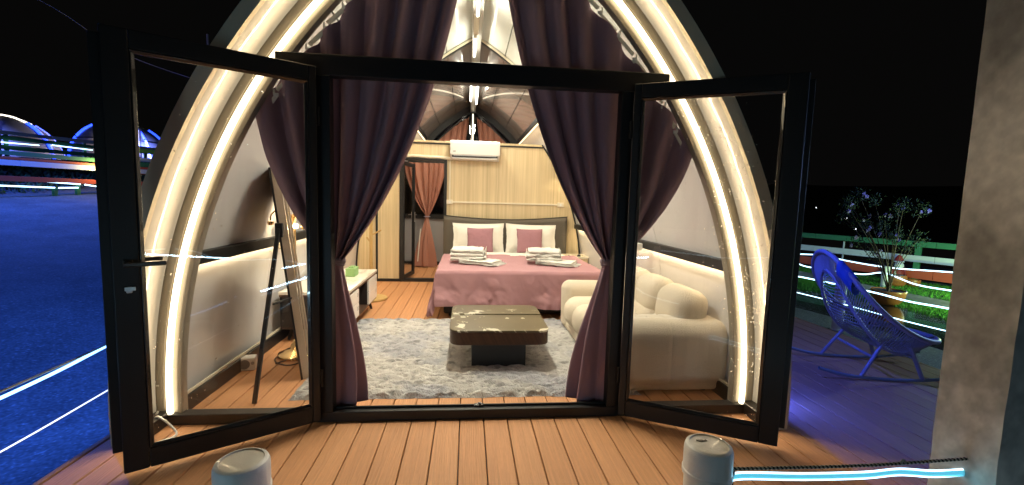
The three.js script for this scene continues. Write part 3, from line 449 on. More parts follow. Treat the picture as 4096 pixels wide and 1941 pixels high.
// ---------------------------------------------------------------- bed
{
  const X0 = -0.34, X1 = 1.46, ZF = -2.32, ZH = -4.34, top = 0.53;
  const b = thing('bed', 'double bed with dark upholstered headboard against the wood wall', 'bed');
  mesh('base', bx(X1 - X0 - 0.06, 0.27, ZH - ZF + 4.04 - 2.02 + 0, (X0 + X1) / 2, 0.175, (ZF + ZH) / 2, 0.02).scale(1, 1, 1), M.bedBase, b);
  mesh('base', bx(X1 - X0 - 0.05, 0.26, ZF - ZH - 0.06, (X0 + X1) / 2, 0.17, (ZF + ZH) / 2, 0.02), M.bedBase, b); b.remove(b.children[0]);
  mesh('mattress', bx(X1 - X0 - 0.01, 0.22, ZF - ZH - 0.02, (X0 + X1) / 2, 0.41, (ZF + ZH) / 2, 0.06, 5), M.linen, b);
  for (const [x, z] of [[X0 + 0.1, ZF - 0.1], [X1 - 0.1, ZF - 0.1], [X0 + 0.1, ZH + 0.1], [X1 - 0.1, ZH + 0.1]]) mesh('foot', cyl(0.025, 0.02, 0.05, x, 0.025, z, 12), M.black, b);
  const hb = grid(60, 30, (u, v) => { const x = lerp(-0.44, 1.53, u), yt = 1.075 - 0.055 * Math.sin(Math.PI * u) + 0.02 * u, y = lerp(0.06, yt, v), e = Math.min(u, 1 - u) * 1.97, ev = (1 - v) * 0.95; return [x, y, -4.385 + 0.05 * Math.sqrt(clamp(e / 0.05)) * Math.sqrt(clamp(ev / 0.04)) + 0.006 * (fbm(u * 5, v * 4, 8) - 0.5)]; }, [2, 1]);
  const hbB = grid(20, 4, (u, v) => { const x = lerp(-0.44, 1.53, u), yt = 1.075 - 0.055 * Math.sin(Math.PI * u) + 0.02 * u; return [x, lerp(0.06, yt, v), -4.47]; });
  const hbT = grid(60, 1, (u, v) => { const x = lerp(-0.44, 1.53, u); return [x, 1.075 - 0.055 * Math.sin(Math.PI * u) + 0.02 * u, lerp(-4.47, -4.385, v)]; });
  const hbS = [0, 1].map((k) => grid(1, 1, (u, v) => [k ? 1.53 : -0.44, lerp(0.06, 1.075 + 0.02 * k, v), lerp(-4.47, -4.385, u)]));
  mesh('headboard', [hb, hbB, hbT, ...hbS], M.headboard, b);
  mesh('headboard_piping', tube([...Array(15)].map((_, i) => { const u = i / 14; return [lerp(-0.44, 1.53, u), 1.078 - 0.055 * Math.sin(Math.PI * u) + 0.02 * u, -4.372]; }), 0.006, 40, 6), M.black, b);
  // the fold of white sheet above the blanket
  mesh('sheet', grid(40, 12, (u, v) => { const x = lerp(X0 - 0.01, X1 + 0.01, u); return [x, top + 0.012 + 0.012 * fbm(u * 12, v * 4, 13) - 0.05 * Math.pow(Math.abs(u * 2 - 1), 12), lerp(ZH + 0.28, -3.62, v)]; }), M.linen, b);
  // blanket
  const L = 0.45, F = 0.42, W = X1 - X0, Z = 1.42;
  const cover = grid(150, 110, (u, v) => {
    const a = u * (W + 2 * L) - L, c = v * (Z + F), dx = a < 0 ? -a : a > W ? a - W : 0, sx = a < 0 ? -1 : 1, dz = Math.max(0, c - Z);
    const d = Math.max(dx, dz) + 0.25 * Math.min(dx, dz), n1 = fbm(a * 5 + 7, c * 5, 14, 4) - 0.5, fold = Math.sin(a * 13 + 3 * n1) * 0.5 + Math.sin(c * 11 + 2) * 0.5, wr = Math.pow(Math.abs(fbm(a * 4, c * 4 + 20, 16, 3) - 0.5) * 2, 0.7);
    let x = X0 + clamp(a, 0, W), z = -3.72 + Math.min(c, Z), y = top + 0.02 + 0.013 * n1;
    if (dx) { x += sx * (0.03 + Math.min(dx, 0.04) + 0.16 * dx * (0.5 + 0.5 * Math.sin(c * 9 + 2 * n1)) + 0.02 * fold * dx * 3); }
    if (dz) { z += 0.03 + Math.min(dz, 0.035) + dz * (0.10 * n1 * 2 + 0.07 * Math.sin(a * 11 + 5 * n1) + 0.07 * wr); }
    y -= d > 0.02 ? d - 0.01 : 0; y += 0.02 * Math.sin(a * 3 + 1) * (d / 0.45);
    return [x, Math.max(0.035 + 0.01 * n1, y), z];
  }, [4, 4]);
  tag(mesh('blanket', cover, M.pinkFur), 'dusty pink blanket spread over the bed and hanging to the floor', 'blanket');
  function cushion(w, h, t, flange, seedN) {
    const side = (k) => grid(36, 28, (u, v) => { const a = u * 2 - 1, c = v * 2 - 1, A = Math.min(1, Math.abs(a) * (1 + 2 * flange / w)), C = Math.min(1, Math.abs(c) * (1 + 2 * flange / h)), puff = Math.pow(Math.max(0, 1 - A ** 2.6), 0.55) * Math.pow(Math.max(0, 1 - C ** 2.6), 0.55); return [a * w / 2 * (1 - 0.05 * (1 - c * c) * Math.abs(a)) + 0.012 * (fbm(u * 7, v * 9, seedN) - 0.5), c * h / 2 * (1 - 0.06 * (1 - a * a)), k * (t / 2 * puff + 0.003) + 0.014 * (fbm(u * 5 + 9, v * 5, seedN) - 0.5) * (A > 0.95 ? 1.6 : 1)]; });
    return mg([side(1), side(-1)]);
  }
  const pw = cushion(0.80, 0.46, 0.17, 0.035, 1);
  for (const [x, l] of [[0.105, 'white flanged pillow against the headboard, nearer the doorway'], [0.925, 'white flanged pillow against the headboard, nearer the nightstand']]) { const p = mesh('pillow', x > 0.5 ? cushion(0.80, 0.46, 0.17, 0.035, 7) : pw, M.linen); p.position.set(x, top + 0.22, -4.22); p.rotation.set(-0.27, 0, x > 0.5 ? -0.015 : 0.01); tag(p, l, 'pillow', undefined); }
  for (const [x, l] of [[0.13, 'square pink cushion leaning on the pillow nearer the doorway'], [0.885, 'square pink cushion leaning on the pillow nearer the nightstand']]) { const p = mesh('cushion', cushion(0.40, 0.38, 0.10, 0, x > 0.5 ? 9 : 4), M.pink); p.position.set(x, top + 0.195, -4.075); p.rotation.set(-0.26, 0, 0); tag(p, l, 'cushion'); }
  // towels: a fat folded one on a thinner one with tassels
  function folded(w, d, h, n, bulge, seedN) {
    const out = []; for (let i = 0; i < n; i++) { const t = h / n; out.push(grid(26, 26, (u, v) => { const a = u * 2 * Math.PI, c = Math.cos(a), s = Math.sin(a), e = Math.pow(Math.abs(c), 0.55) * Math.sign(c), f = Math.pow(Math.abs(s), 0.8) * Math.sign(s), x = lerp(-w / 2, w / 2, v), n0 = fbm(u * 4, v * 6, seedN + i) - 0.5, off = 0.03 * (hash(i, 3, seedN) - 0.5); const end = v < 0.04 || v > 0.96 ? 0.82 : 1; return [x * (1 - 0.05 * i) + 0.05 * n0 + off, t * (i + 0.5) + t * 0.56 * f * end * (1 + bulge * Math.sin(Math.PI * v)) + 0.03 * n0 - 0.02 * v * (i + 1) / n * (n > 2 ? 1 : 0), d / 2 * e * (1 - 0.04 * i) + 0.018 * (fbm(v * 5, i, seedN) - 0.5)]; }, [1, 1])); }
    for (const s of [-1, 1]) out.push(bx(0.004, h * 0.8, d * 0.82, s * (w / 2 - 0.005), h / 2, 0, 0.002));
    return mg(out);
  }
  for (const [x, z, l, ry] of [[-0.02, -2.86, 'nearer the doorway', -0.12], [0.92, -2.86, 'nearer the nightstand', -0.1]]) {
    const lo = tag(mesh('folded_towel', folded(0.46, 0.32, 0.05, 2, 0, x > 0.5 ? 3 : 8), M.towel), `thin white folded towel with tassels under a thick towel, ${l}`, 'towel'); lo.position.set(x + 0.12, top + 0.028, z + 0.08); lo.rotation.y = ry - 0.35;
    const fr = []; for (let i = 0; i < 26; i++) { const q = -0.125 + i * 0.01; fr.push(bar([0.22, 0.02, q], [0.285 + rr(0, 0.02), 0.006, q + rr(-0.015, 0.015)], 0.0028, 5)); } const f2 = mesh('tassel', mg(fr), M.towel, lo); f2.userData.kind = 'stuff';
    const hi = tag(mesh('folded_towel', folded(0.43, 0.30, 0.145, 3, 0.1, x > 0.5 ? 5 : 12), M.towel), `thick white folded towel on top of a thin one on the bed, ${l}`, 'towel'); hi.position.set(x - 0.015, top + 0.072, z - 0.04); hi.rotation.set(0.04, ry, 0.05);
  }
  const ns = thing('nightstand', 'light oak nightstand with an open tray top right of the bed', 'nightstand', [1.60, 0, -4.12]);
  mesh('body', bx(0.36, 0.42, 0.34, 0, 0.27, 0, 0.006), M.oak, ns); mesh('tray_rim', [bx(0.37, 0.03, 0.02, 0, 0.495, 0.168, 0.003), bx(0.37, 0.03, 0.02, 0, 0.495, -0.168, 0.003), bx(0.02, 0.03, 0.315, -0.175, 0.495, 0, 0.003), bx(0.02, 0.03, 0.315, 0.175, 0.495, 0, 0.003), bx(0.015, 0.026, 0.31, -0.04, 0.493, 0, 0.003)], M.ivory, ns); mesh('drawer', bx(0.32, 0.16, 0.012, 0, 0.36, 0.175, 0.003), M.oak, ns);
  for (const [x, z] of [[-0.14, 0.13], [0.14, 0.13], [-0.14, -0.13], [0.14, -0.13]]) mesh('leg', cyl(0.016, 0.012, 0.06, x, 0.03, z, 10), M.black, ns);
  tag(mesh('phone_charger', [bx(0.05, 0.04, 0.035, 1.66, 0.51, -4.05, 0.008), bx(0.014, 0.03, 0.012, 1.66, 0.54, -4.05, 0.003), ...[tube([[1.64, 0.50, -4.05], [1.58, 0.498, -4.03], [1.53, 0.502, -4.07], [1.50, 0.51, -4.1]], 0.004, 20, 6)]], M.black), 'black charger with a cord lying in the nightstand tray', 'charger');
}

// ---------------------------------------------------------------- rug, coffee table, sofa
{
  const X0 = -1.21, X1 = 1.18, Z0 = -0.27, Z1 = -2.19, nx = 300, nz = 230;
  const g = grid(nx, nz, (u, v) => {
    const ex = Math.min(u, 1 - u) * (X1 - X0), ez = Math.min(v, 1 - v) * (Z0 - Z1), wob = 0.018 * (fbm(u * 24, v * 24, 4) - 0.5);
    let x = lerp(X0, X1, u), z = lerp(Z0, Z1, v); const row = z / 0.072 + 0.22 * Math.sin(x * 30 + 2 * fbm(x * 3, z * 3, 9)) + 0.5 * fbm(x * 6, z * 6, 15), r = row - Math.floor(row), col = Math.abs(Math.sin(x * 19 + Math.floor(row) * 1.7 + 2.2 * fbm(x * 4, Math.floor(row), 6)));
    const tuft = Math.pow(Math.sin(Math.PI * Math.pow(r, 0.7)), 0.8) * (0.35 + 0.65 * Math.pow(col, 0.5)), edge = sst(0, 0.03, Math.min(ex, ez));
    if (ez < 0.02) z += wob * 1.6 * (v < 0.5 ? 1 : -1); if (ex < 0.02) x += wob;
    return [x, edge * (0.012 + 0.026 * tuft + 0.012 * (fbm(u * 90, v * 80, 5, 2) - 0.5)) + 0.002, z];
  }, [1, 0.8]);
  const r = thing('shaggy_rug', 'pale grey shaggy rug with wavy tufts under the coffee table', 'rug'); mesh('pile', g, M.rug, r); mesh('backing', bx(X1 - X0 - 0.03, 0.006, Z0 - Z1 - 0.03, (X0 + X1) / 2, 0.004, (Z0 + Z1) / 2), std([0.18, 0.15, 0.13], 1), r);
  const t = thing('coffee_table', 'square coffee table with brown marble top and dark pedestal on the rug', 'coffee table', [0.205, 0.02, -1.085]), W = 0.775, D = 0.80;
  const rs = (w, d, rad, x0 = -w / 2, x1 = w / 2, z0 = -d / 2, z1 = d / 2, corners = [1, 1, 1, 1]) => { const s = new THREE.Shape(), [a, b, c, e] = corners.map((k) => k * rad + 0.001); s.moveTo(x0 + a, z0); s.lineTo(x1 - b, z0); s.quadraticCurveTo(x1, z0, x1, z0 + b); s.lineTo(x1, z1 - c); s.quadraticCurveTo(x1, z1, x1 - c, z1); s.lineTo(x0 + e, z1); s.quadraticCurveTo(x0, z1, x0, z1 - e); s.lineTo(x0, z0 + a); s.quadraticCurveTo(x0, z0, x0 + a, z0); return s; };
  const slab = (s, h, y, uvk) => { const g2 = new THREE.ExtrudeGeometry(s, { depth: h - 0.008, bevelEnabled: true, bevelSize: 0.004, bevelThickness: 0.004, bevelSegments: 2, curveSegments: 10 }).rotateX(-Math.PI / 2).translate(0, y + 0.004, 0); const p = g2.attributes.position, uv = g2.attributes.uv; for (let i = 0; i < p.count; i++) uv.setXY(i, p.getX(i) / uvk + 0.5 + p.getY(i), p.getZ(i) / uvk + 0.5); return g2; };
  // Shape y maps to -z: the rear slab stands a little higher than the front one
  mesh('marble_slab', slab(rs(W, D, 0.10, -W / 2, W / 2, -D / 2, 0.075, [1, 1, 0, 0]), 0.016, 0.306, 0.85), M.marbleDark, t);
  mesh('marble_slab', slab(rs(W, D, 0.10, -W / 2, W / 2, 0.079, D / 2, [0, 0, 1, 1]), 0.022, 0.308, 0.85), M.marbleDark, t);
  mesh('apron', slab(rs(W - 0.004, D - 0.004, 0.10), 0.098, 0.207, 0.5), M.apron, t);
  mesh('pedestal', bx(0.43, 0.21, 0.42, 0, 0.105, 0.10, 0.004), M.black, t);
  // sofa along the right wall, seen from its near arm
  const so = thing('sofa', 'cream tufted sofa along the right wall behind the glass door', 'sofa'), puff = (w, h, d, r) => bx(w, h, d, 0, 0, 0, r, 6);
  const soft = (g3, seedN, k = 0.012) => { const q = mergeVertices(g3.index ? g3 : g3, 1e-4); const p = q.attributes.position; for (let i = 0; i < p.count; i++) { const x = p.getX(i), y = p.getY(i), z = p.getZ(i); p.setXYZ(i, x + k * (vn(y * 7 + 3, z * 7, seedN) - 0.5), y + k * (vn(x * 7, z * 7, seedN + 1) - 0.5), z + k * (vn(x * 7, y * 7, seedN + 2) - 0.5)); } q.computeVertexNormals(); return q; };
  mesh('arm', soft(bx(0.53, 0.505, 0.36, 1.205, 0.27, -0.43, 0.125, 8), 4), M.sofa, so); mesh('arm', soft(bx(0.56, 0.507, 0.362, 1.57, 0.272, -0.431, 0.125, 8), 12), M.sofa, so); mesh('arm', soft(bx(0.80, 0.50, 0.2, 1.335, 0.275, -1.86, 0.085, 8), 77), M.sofa, so);
  mesh('base', bx(0.78, 0.10, 1.66, 1.36, 0.075, -1.1, 0.03), M.sofa, so);
  for (const z of [-0.83, -1.18, -1.52]) { const g4 = soft(puff(0.74, 0.30, 0.37, 0.14), z * 31, 0.015); g4.translate(1.27, 0.27, z); mesh('seat_cushion', g4, M.sofa, so); }
  for (let i = 0; i < 3; i++) for (let j = 0; j < 2; j++) { const g4 = soft(puff(j ? 0.29 : 0.25, j ? 0.35 : 0.25, 0.485, j ? 0.142 : 0.12), i * 3 + j * 17 + 5, 0.016); g4.rotateZ(j ? -0.12 : -0.28); g4.translate(j ? 1.60 : 1.545, j ? 0.545 : 0.37, -0.60 - i * 0.475); mesh('back_cushion', g4, M.sofa, so); }
  for (const [x, z] of [[1.05, -0.35], [1.05, -1.85], [1.68, -0.35], [1.68, -1.85]]) mesh('foot', cyl(0.025, 0.02, 0.03, x, 0.015, z, 10), M.black, so);
}

// ---------------------------------------------------------------- left side of the room
{
  const c = thing('tv_console', 'low console with white marble top and white drawers along the left wall', 'console', [-1.44, 0, -2.13]);
  const W = 0.58, D = 1.32, cm = std([0.028, 0.02, 0.016], 0.55);
  mesh('top', bx(W + 0.02, 0.028, D + 0.02, 0, 0.452, 0, 0.004), M.marbleWhite, c); mesh('top_edge', bx(W + 0.012, 0.02, D + 0.012, 0, 0.427, 0, 0.003), M.walnut, c);
  mesh('carcass', [bx(0.02, 0.3, D, -W / 2 + 0.01, 0.27, 0), bx(W, 0.3, 0.02, 0, 0.27, D / 2 - 0.01), bx(W, 0.3, 0.02, 0, 0.27, -D / 2 + 0.01), bx(W - 0.01, 0.3, 0.02, -0.005, 0.27, -0.22), bx(W - 0.01, 0.3, 0.02, -0.005, 0.27, 0.22)], cm, c);
  mesh('shelf', bx(W, 0.024, D, 0, 0.13, 0, 0.003), M.walnut, c);
  for (const z of [-0.44, 0.44]) for (const y of [0.345, 0.205]) { const d = mesh('drawer', bx(0.02, 0.134, 0.42, W / 2 + 0.0, y, z, 0.003), M.white, c); mesh('vent_slot', [0, 1, 2].map((k) => bx(0.004, 0.006, 0.05, W / 2 + 0.011, y + 0.03 - k * 0.014, z - 0.16)), std([0.4, 0.4, 0.38], 0.6), d); }
  for (const [x, z] of [[0.22, 0.56], [0.22, -0.56], [-0.22, 0.56], [-0.22, -0.56]]) mesh('leg', bar([x + Math.sign(x) * 0.03, 0, z + Math.sign(z) * 0.03], [x, 0.12, z], 0.012, 12, 0.022), M.black, c);
  tag(mesh('tissue_box', [bx(0.1, 0.09, 0.18, -1.32, 0.512, -2.35, 0.008), bx(0.05, 0.02, 0.1, -1.32, 0.562, -2.35, 0.006)], std([0.25, 0.42, 0.16], 0.6)), 'small green box on the white console by the curtain', 'box');
  const k = thing('coat_stand', 'light wood coat stand with round base by the console', 'coat stand', [-1.30, 0, -3.22]);
  mesh('base', lathe([[0, 0], [0.2, 0], [0.205, 0.008], [0.205, 0.022], [0.2, 0.03], [0, 0.03]]), M.honey, k); mesh('pole', cyl(0.02, 0.024, 1.62, 0, 0.84, 0, 20), M.honey, k);
  for (const [y, a] of [[0.86, 0.4], [0.76, 2.0], [1.3, 0.5], [1.45, 2.6], [1.55, -0.6], [1.18, 3.6]]) mesh('peg', bar([0, y - 0.02, 0], [0.14 * Math.cos(a), y + 0.05, -0.14 * Math.sin(a) * 0.6 + 0.05], 0.009, 12, 0.011), M.honey, k);
  // standing mirror seen nearly edge-on, with its rear strut
  const m = thing('standing_mirror', 'tall standing mirror seen edge-on with a dark rear strut behind the left door', 'mirror'), B = V(-1.215, 0, -0.62), Tp = V(-1.425, 1.53, -0.66), dir = V(-0.362, 0, -0.932).normalize();
  const up = Tp.clone().sub(B).normalize(), nrm = dir.clone().cross(up).normalize(), H = Tp.distanceTo(B), bas = new THREE.Matrix4().makeBasis(dir, up, nrm).setPosition(B);
  const pl = (w, h, d, x, y, z) => bx(w, h, d, x, y, z, 0.003).applyMatrix4(bas), pale = std([0.62, 0.52, 0.38], 0.4), Wm = 0.46;
  mesh('frame_bar', [pl(0.03, H, 0.05, 0.015, H / 2, 0.006), pl(0.02, H, 0.016, 0.02, H / 2, 0.042), pl(0.012, H, 0.012, 0.03, H / 2, 0.058)], pale, m); mesh('frame_bar', pl(0.03, H, 0.045, Wm - 0.015, H / 2, 0.006), pale, m); mesh('frame_bar', pl(Wm - 0.062, 0.03, 0.045, Wm / 2, 0.015, 0.006), pale, m); mesh('frame_bar', pl(Wm - 0.062, 0.03, 0.045, Wm / 2, H - 0.015, 0.006), pale, m);
  mesh('back_board', pl(Wm, H, 0.014, Wm / 2, H / 2, -0.026), M.black, m); mesh('mirror_glass', pl(Wm - 0.05, H - 0.05, 0.006, Wm / 2, H / 2, 0.012), std([0.9, 0.9, 0.9], 0.02, { metalness: 1 }), m);
  mesh('strut', beam([-1.375, 1.1, -0.60], [-1.40, 0, -0.235], 0.027, 0.02, 0.003), M.black, m); mesh('strut_brace', beam([-1.36, 0.60, -0.45], [-1.30, 0.60, -0.68], 0.012, 0.012), M.black, m); mesh('strut_hinge', bx(0.05, 0.10, 0.03, -1.375, 1.09, -0.61, 0.004), M.black, m);
  // brass floor lamp
  const l = thing('floor_lamp', 'brass floor lamp with round base and curved arms behind the mirror', 'floor lamp', [-1.465, 0, -1.12]);
  mesh('base', lathe([[0, 0], [0.135, 0], [0.145, 0.012], [0.14, 0.03], [0.10, 0.04], [0.085, 0.055], [0.045, 0.065], [0.04, 0.10], [0.025, 0.12], [0.02, 0.14], [0, 0.14]]), M.gold, l); mesh('pole', cyl(0.013, 0.013, 1.05, 0, 0.66, 0, 16), M.gold, l);
  for (const [a, r, h] of [[2.9, 0.17, 0.03], [3.7, 0.11, -0.02], [0.4, 0.1, 0.0]]) { const ax = Math.cos(a) * r, az = Math.sin(a) * r; mesh('arm', tube([[0, 1.06, 0], [ax * 0.15, 1.15 + h, az * 0.15], [ax * 0.55, 1.20 + h, az * 0.55], [ax * 0.95, 1.15 + h, az * 0.95], [ax, 1.10 + h, az]], 0.006, 24, 8), M.gold, l); mesh('candle_cup', lathe([[0, 0], [0.02, 0.005], [0.026, 0.03], [0.022, 0.032], [0, 0.012]], 16).translate(ax, 1.06 + h, az), M.gold, l); }
  mesh('bulb', new THREE.SphereGeometry(0.022, 16, 12).translate(0.035, 1.09, 0.06), glow([1, 0.82, 0.5], 12), l);
  const pt = new THREE.PointLight(lin(1, 0.75, 0.42), 0.8); pt.position.set(0.035, 1.09, 0.06); pt.castShadow = true; l.add(pt);
  tag(mesh('floor_cable', tube([[-1.44, 0.02, -1.0], [-1.36, 0.012, -0.95], [-1.44, 0.008, -0.88], [-1.56, 0.008, -0.95], [-1.60, 0.008, -1.08], [-1.50, 0.02, -1.2], [-1.40, 0.01, -1.28], [-1.36, 0.01, -1.15], [-1.5, 0.01, -0.98], [-1.55, 0.008, -0.92]], 0.006, 80, 6), std([0.06, 0.04, 0.03], 0.6)), 'coiled dark cord on the floor beside the brass lamp', 'cord');
  const sp = thing('speaker', 'small white box with a round grey front on the floor by the left skirting', 'speaker', [-1.715, 0, -0.83], 0.25);
  mesh('body', bx(0.115, 0.10, 0.09, 0, 0.05, 0, 0.01, 3), M.white, sp); mesh('cone', cyl(0.036, 0.036, 0.006, 0, 0, 0, 24).rotateX(Math.PI / 2).translate(-0.014, 0.052, 0.046), std([0.2, 0.2, 0.2], 0.7), sp); mesh('knob', cyl(0.012, 0.012, 0.01, 0, 0, 0, 16).rotateX(Math.PI / 2).translate(0.04, 0.06, 0.047), std([0.4, 0.4, 0.4], 0.5), sp);
  tag(mesh('power_adapter', [bx(0.08, 0.07, 0.09, 1.60, 0.925, -1.56, 0.008), tube([[1.63, 0.92, -1.52], [1.65, 0.89, -1.44], [1.645, 0.90, -1.36], [1.65, 0.89, -1.3]], 0.004, 20, 6)], M.white), 'white power adapter hanging from the rail above the sofa', 'adapter');
  tag(mesh('power_adapter', [bx(0.06, 0.05, 0.08, -1.63, 0.905, -1.28, 0.008), tube([[-1.64, 0.89, -1.24], [-1.66, 0.87, -1.15], [-1.65, 0.88, -1.1]], 0.004, 16, 6)], M.ivory), 'pale power adapter hanging from the left rail near the lamp', 'adapter');
}

// ---------------------------------------------------------------- the terrace
function bollard(x, z, y0, h, r, label) {
  const b = thing('bollard', label, 'bollard', [x, y0, z], 0, 'white pipe bollards along the terrace');
  mesh('pipe', cyl(r * 0.93, r * 0.93, h - 0.06, 0, (h - 0.06) / 2, 0, 40), M.pvc, b);
  mesh('cap', toCreasedNormals(lathe([[0, h - 0.004], [r * 0.76, h - 0.004], [r * 0.79, h], [r * 0.86, h - 0.001], [r * 0.94, h - 0.006], [r * 0.985, h - 0.015], [r, h - 0.028], [r, h - 0.098], [r * 1.035, h - 0.102], [r * 1.035, h - 0.118], [r * 0.94, h - 0.122]], 64), 0.5), M.pvc, b); mesh('pipe_collar', toCreasedNormals(lathe([[r * 0.94, 0], [r * 1.12, 0], [r * 1.12, 0.012], [r * 0.98, 0.02], [r * 0.94, 0.02]], 40), 0.5), M.pvc, b);
  return b;
}
const bl = bollard(-0.80, 1.15, 0, 0.455, 0.086, 'white capped pipe bollard left of the entrance at the front edge of the deck');
bollard(0.852, 1.15, 0, 0.465, 0.086, 'white capped pipe bollard with raised marks on its cap, tied to the lit rope');
{ // small raised marks moulded in the right cap
  const b = scene.getObjectByName('bollard_001'), g = []; for (let i = 0; i < 3; i++) g.push(bx(0.010, 0.003, 0.006 + 0.004 * (i % 2), -0.030 + i * 0.014, 0.463, -0.028 + 0.002 * i, 0.001), bx(0.004, 0.003, 0.012, -0.025 + i * 0.014, 0.463, -0.026, 0.001)); mesh('cap_marking', g, std([0.35, 0.33, 0.28], 0.6), b);
}
bollard(-1.90, 0.12, 0, 0.55, 0.055, 'slim white bollard mostly hidden behind the left door, end of the lit rope');
bollard(-1.93, 1.32, 0, 0.55, 0.07, 'white bollard at the left front corner of the deck');
function lightRope(pts, r, mat, label, cat = 'LED rope', extra) { const o = thing('led_rope', label, cat); mesh('light_tube', tube(pts, r, Math.max(30, pts.length * 16), 8), mat, o); if (extra) extra(o); return o; }
lightRope([[-1.95, 0.52, 0.14], [-1.95, 0.49, 0.5], [-1.95, 0.48, 0.9], [-1.95, 0.5, 1.25]], 0.0075, M.ropeBlue, 'bright blue-white lit rope along the left deck edge, upper of two', 'LED rope', (o) => mesh('carrier_rope', tube([[-1.95, 0.525, 0.14], [-1.955, 0.51, 0.5], [-1.955, 0.505, 0.9], [-1.95, 0.52, 1.25]], 0.005, 40, 6), M.rope, o));
lightRope([[-1.95, 0.28, 0.14], [-1.95, 0.262, 0.6], [-1.95, 0.26, 1.0], [-1.95, 0.27, 1.25]], 0.0035, glow([0.8, 0.85, 1], 1.6), 'thin white lit cord along the left deck edge, lower of two');
lightRope([[0.935, 0.335, 1.15], [1.0, 0.345, 1.15], [1.25, 0.333, 1.15], [1.5, 0.330, 1.15], [1.65, 0.338, 1.15], [1.80, 0.325, 1.15], [1.96, 0.32, 1.14]], 0.0036, M.ropeGlow, 'cyan lit ribbon rope from the right bollard to the concrete pillar', 'LED rope', (o) => {
  const p = (dy, dz = 0) => [[0.935, 0.335, 1.15], [1.0, 0.345, 1.15], [1.25, 0.333, 1.15], [1.5, 0.330, 1.15], [1.65, 0.338, 1.15], [1.80, 0.325, 1.15], [1.96, 0.32, 1.14]].map(([x, y, z]) => [x, y + dy, z + dz]);
  mesh('light_tube', tube(p(-0.026), 0.0036, 110, 8), M.ropeGlow, o);
  mesh('ribbon', tube(p(-0.013), 0.013, 110, 10).translate(0, 0, 0).applyMatrix4(new THREE.Matrix4().makeTranslation(0, 0, 1.15).multiply(new THREE.Matrix4().makeScale(1, 1, 0.25)).multiply(new THREE.Matrix4().makeTranslation(0, 0, -1.15))), M.ribbon, o);
  const tw = tex(256, 16, (u, v) => (((u * 60 + v * 1) % 1) < 0.45 ? [0.12, 0.11, 0.1] : [0.72, 0.7, 0.62])); mesh('carrier_rope', tube([[0.94, 0.362, 1.15], [1.25, 0.358, 1.15], [1.5, 0.357, 1.15], [1.7, 0.362, 1.15], [1.96, 0.372, 1.15]], 0.006, 120, 8), std([1, 1, 1], 0.9, { map: tw }), o);
  mesh('knot', [new THREE.TorusGeometry(0.012, 0.006, 6, 14).translate(0.943, 0.35, 1.155), bx(0.014, 0.05, 0.012, 0.946, 0.325, 1.158, 0.004)], M.black, o); mesh('knot', [new THREE.TorusGeometry(0.008, 0.005, 6, 14).translate(1.66, 0.366, 1.152)], M.rope, o);
  areaLight([0.25, 0.75, 1.0], 6, 0.95, 0.03, [1.43, 0.32, 1.165], [0, -0.2, 1], [1, 0, 0], o);
});
// lit ropes on bollards along the path behind the viewer: the door glass mirrors them
for (const [x, z, l] of [[-2.2, 3.6, 'left of the viewer'], [2.1, 3.4, 'right of the viewer'], [-2.6, 6.2, 'far left behind the viewer'], [2.3, 6.0, 'far right behind the viewer'], [-0.6, 8.4, 'behind the viewer']]) bollard(x, z, -0.5, 0.95, 0.07, `white bollard on the approach path ${l}`);
lightRope([[-1.93, 0.42, 1.32], [-2.05, 0.33, 2.4], [-2.2, 0.38, 3.6], [-2.4, 0.3, 4.9], [-2.6, 0.36, 6.2], [-1.6, 0.24, 7.4], [-0.6, 0.35, 8.4]], 0.009, M.ropeGlow, 'lit rope running along the left of the approach path', 'LED rope', (o) => { areaLight([0.5, 0.8, 1], 75, 1.1, 0.02, [-2.08, 0.34, 2.4], [1, 0.1, -0.3], [0, 0, 1], o); areaLight([0.5, 0.8, 1], 75, 1.4, 0.02, [-2.3, 0.34, 4.3], [1, 0.1, -0.5], [0, 0, 1], o); });
lightRope([[2.1, 0.35, 1.4], [2.05, 0.28, 2.4], [2.1, 0.38, 3.4], [2.2, 0.28, 4.7], [2.3, 0.36, 6.0], [0.9, 0.24, 7.4], [-0.6, 0.35, 8.4]], 0.009, M.ropeGlow, 'lit rope running along the right of the approach path', 'LED rope', (o) => { areaLight([0.5, 0.8, 1], 75, 1.4, 0.02, [1.9, 0.34, 5.2], [-1, 0.1, -0.5], [0, 0, 1], o); });
lightRope([[-1.93, 0.17, 1.32], [-2.2, 0.05, 3.6], [-2.6, 0.0, 6.2]], 0.006, M.ropeGlow, 'lower lit rope along the left of the approach path');
// concrete pillar at the right edge
{
  const p = thing('concrete_pillar', 'rough concrete pillar at the right edge of the deck close to the viewer', 'pillar', [2.10, 0, 1.135]);
  const g = new THREE.BoxGeometry(0.32, 3.9, 0.235, 10, 120, 8), P = g.attributes.position; for (let i = 0; i < P.count; i++) { const x = P.getX(i), y = P.getY(i), z = P.getZ(i), k = 0.006; P.setXYZ(i, x + k * (fbm(y * 6, z * 9, 3) - 0.5), y, z + k * (fbm(y * 7, x * 9, 6) - 0.5)); } g.computeVertexNormals();
  const uv = g.attributes.uv; for (let i = 0; i < uv.count; i++) { const n = g.attributes.normal; uv.setXY(i, (Math.abs(n.getX(i)) > 0.7 ? P.getZ(i) : P.getX(i)) * 0.9 + 0.3, P.getY(i) * 0.45); }
  mesh('shaft', toCreasedNormals(g, 0.7).translate(0, 1.6, 0), M.concrete, p); mesh('footing', bx(0.42, 0.10, 0.33, 0, -0.28, 0, 0.01), M.concrete, p);
}
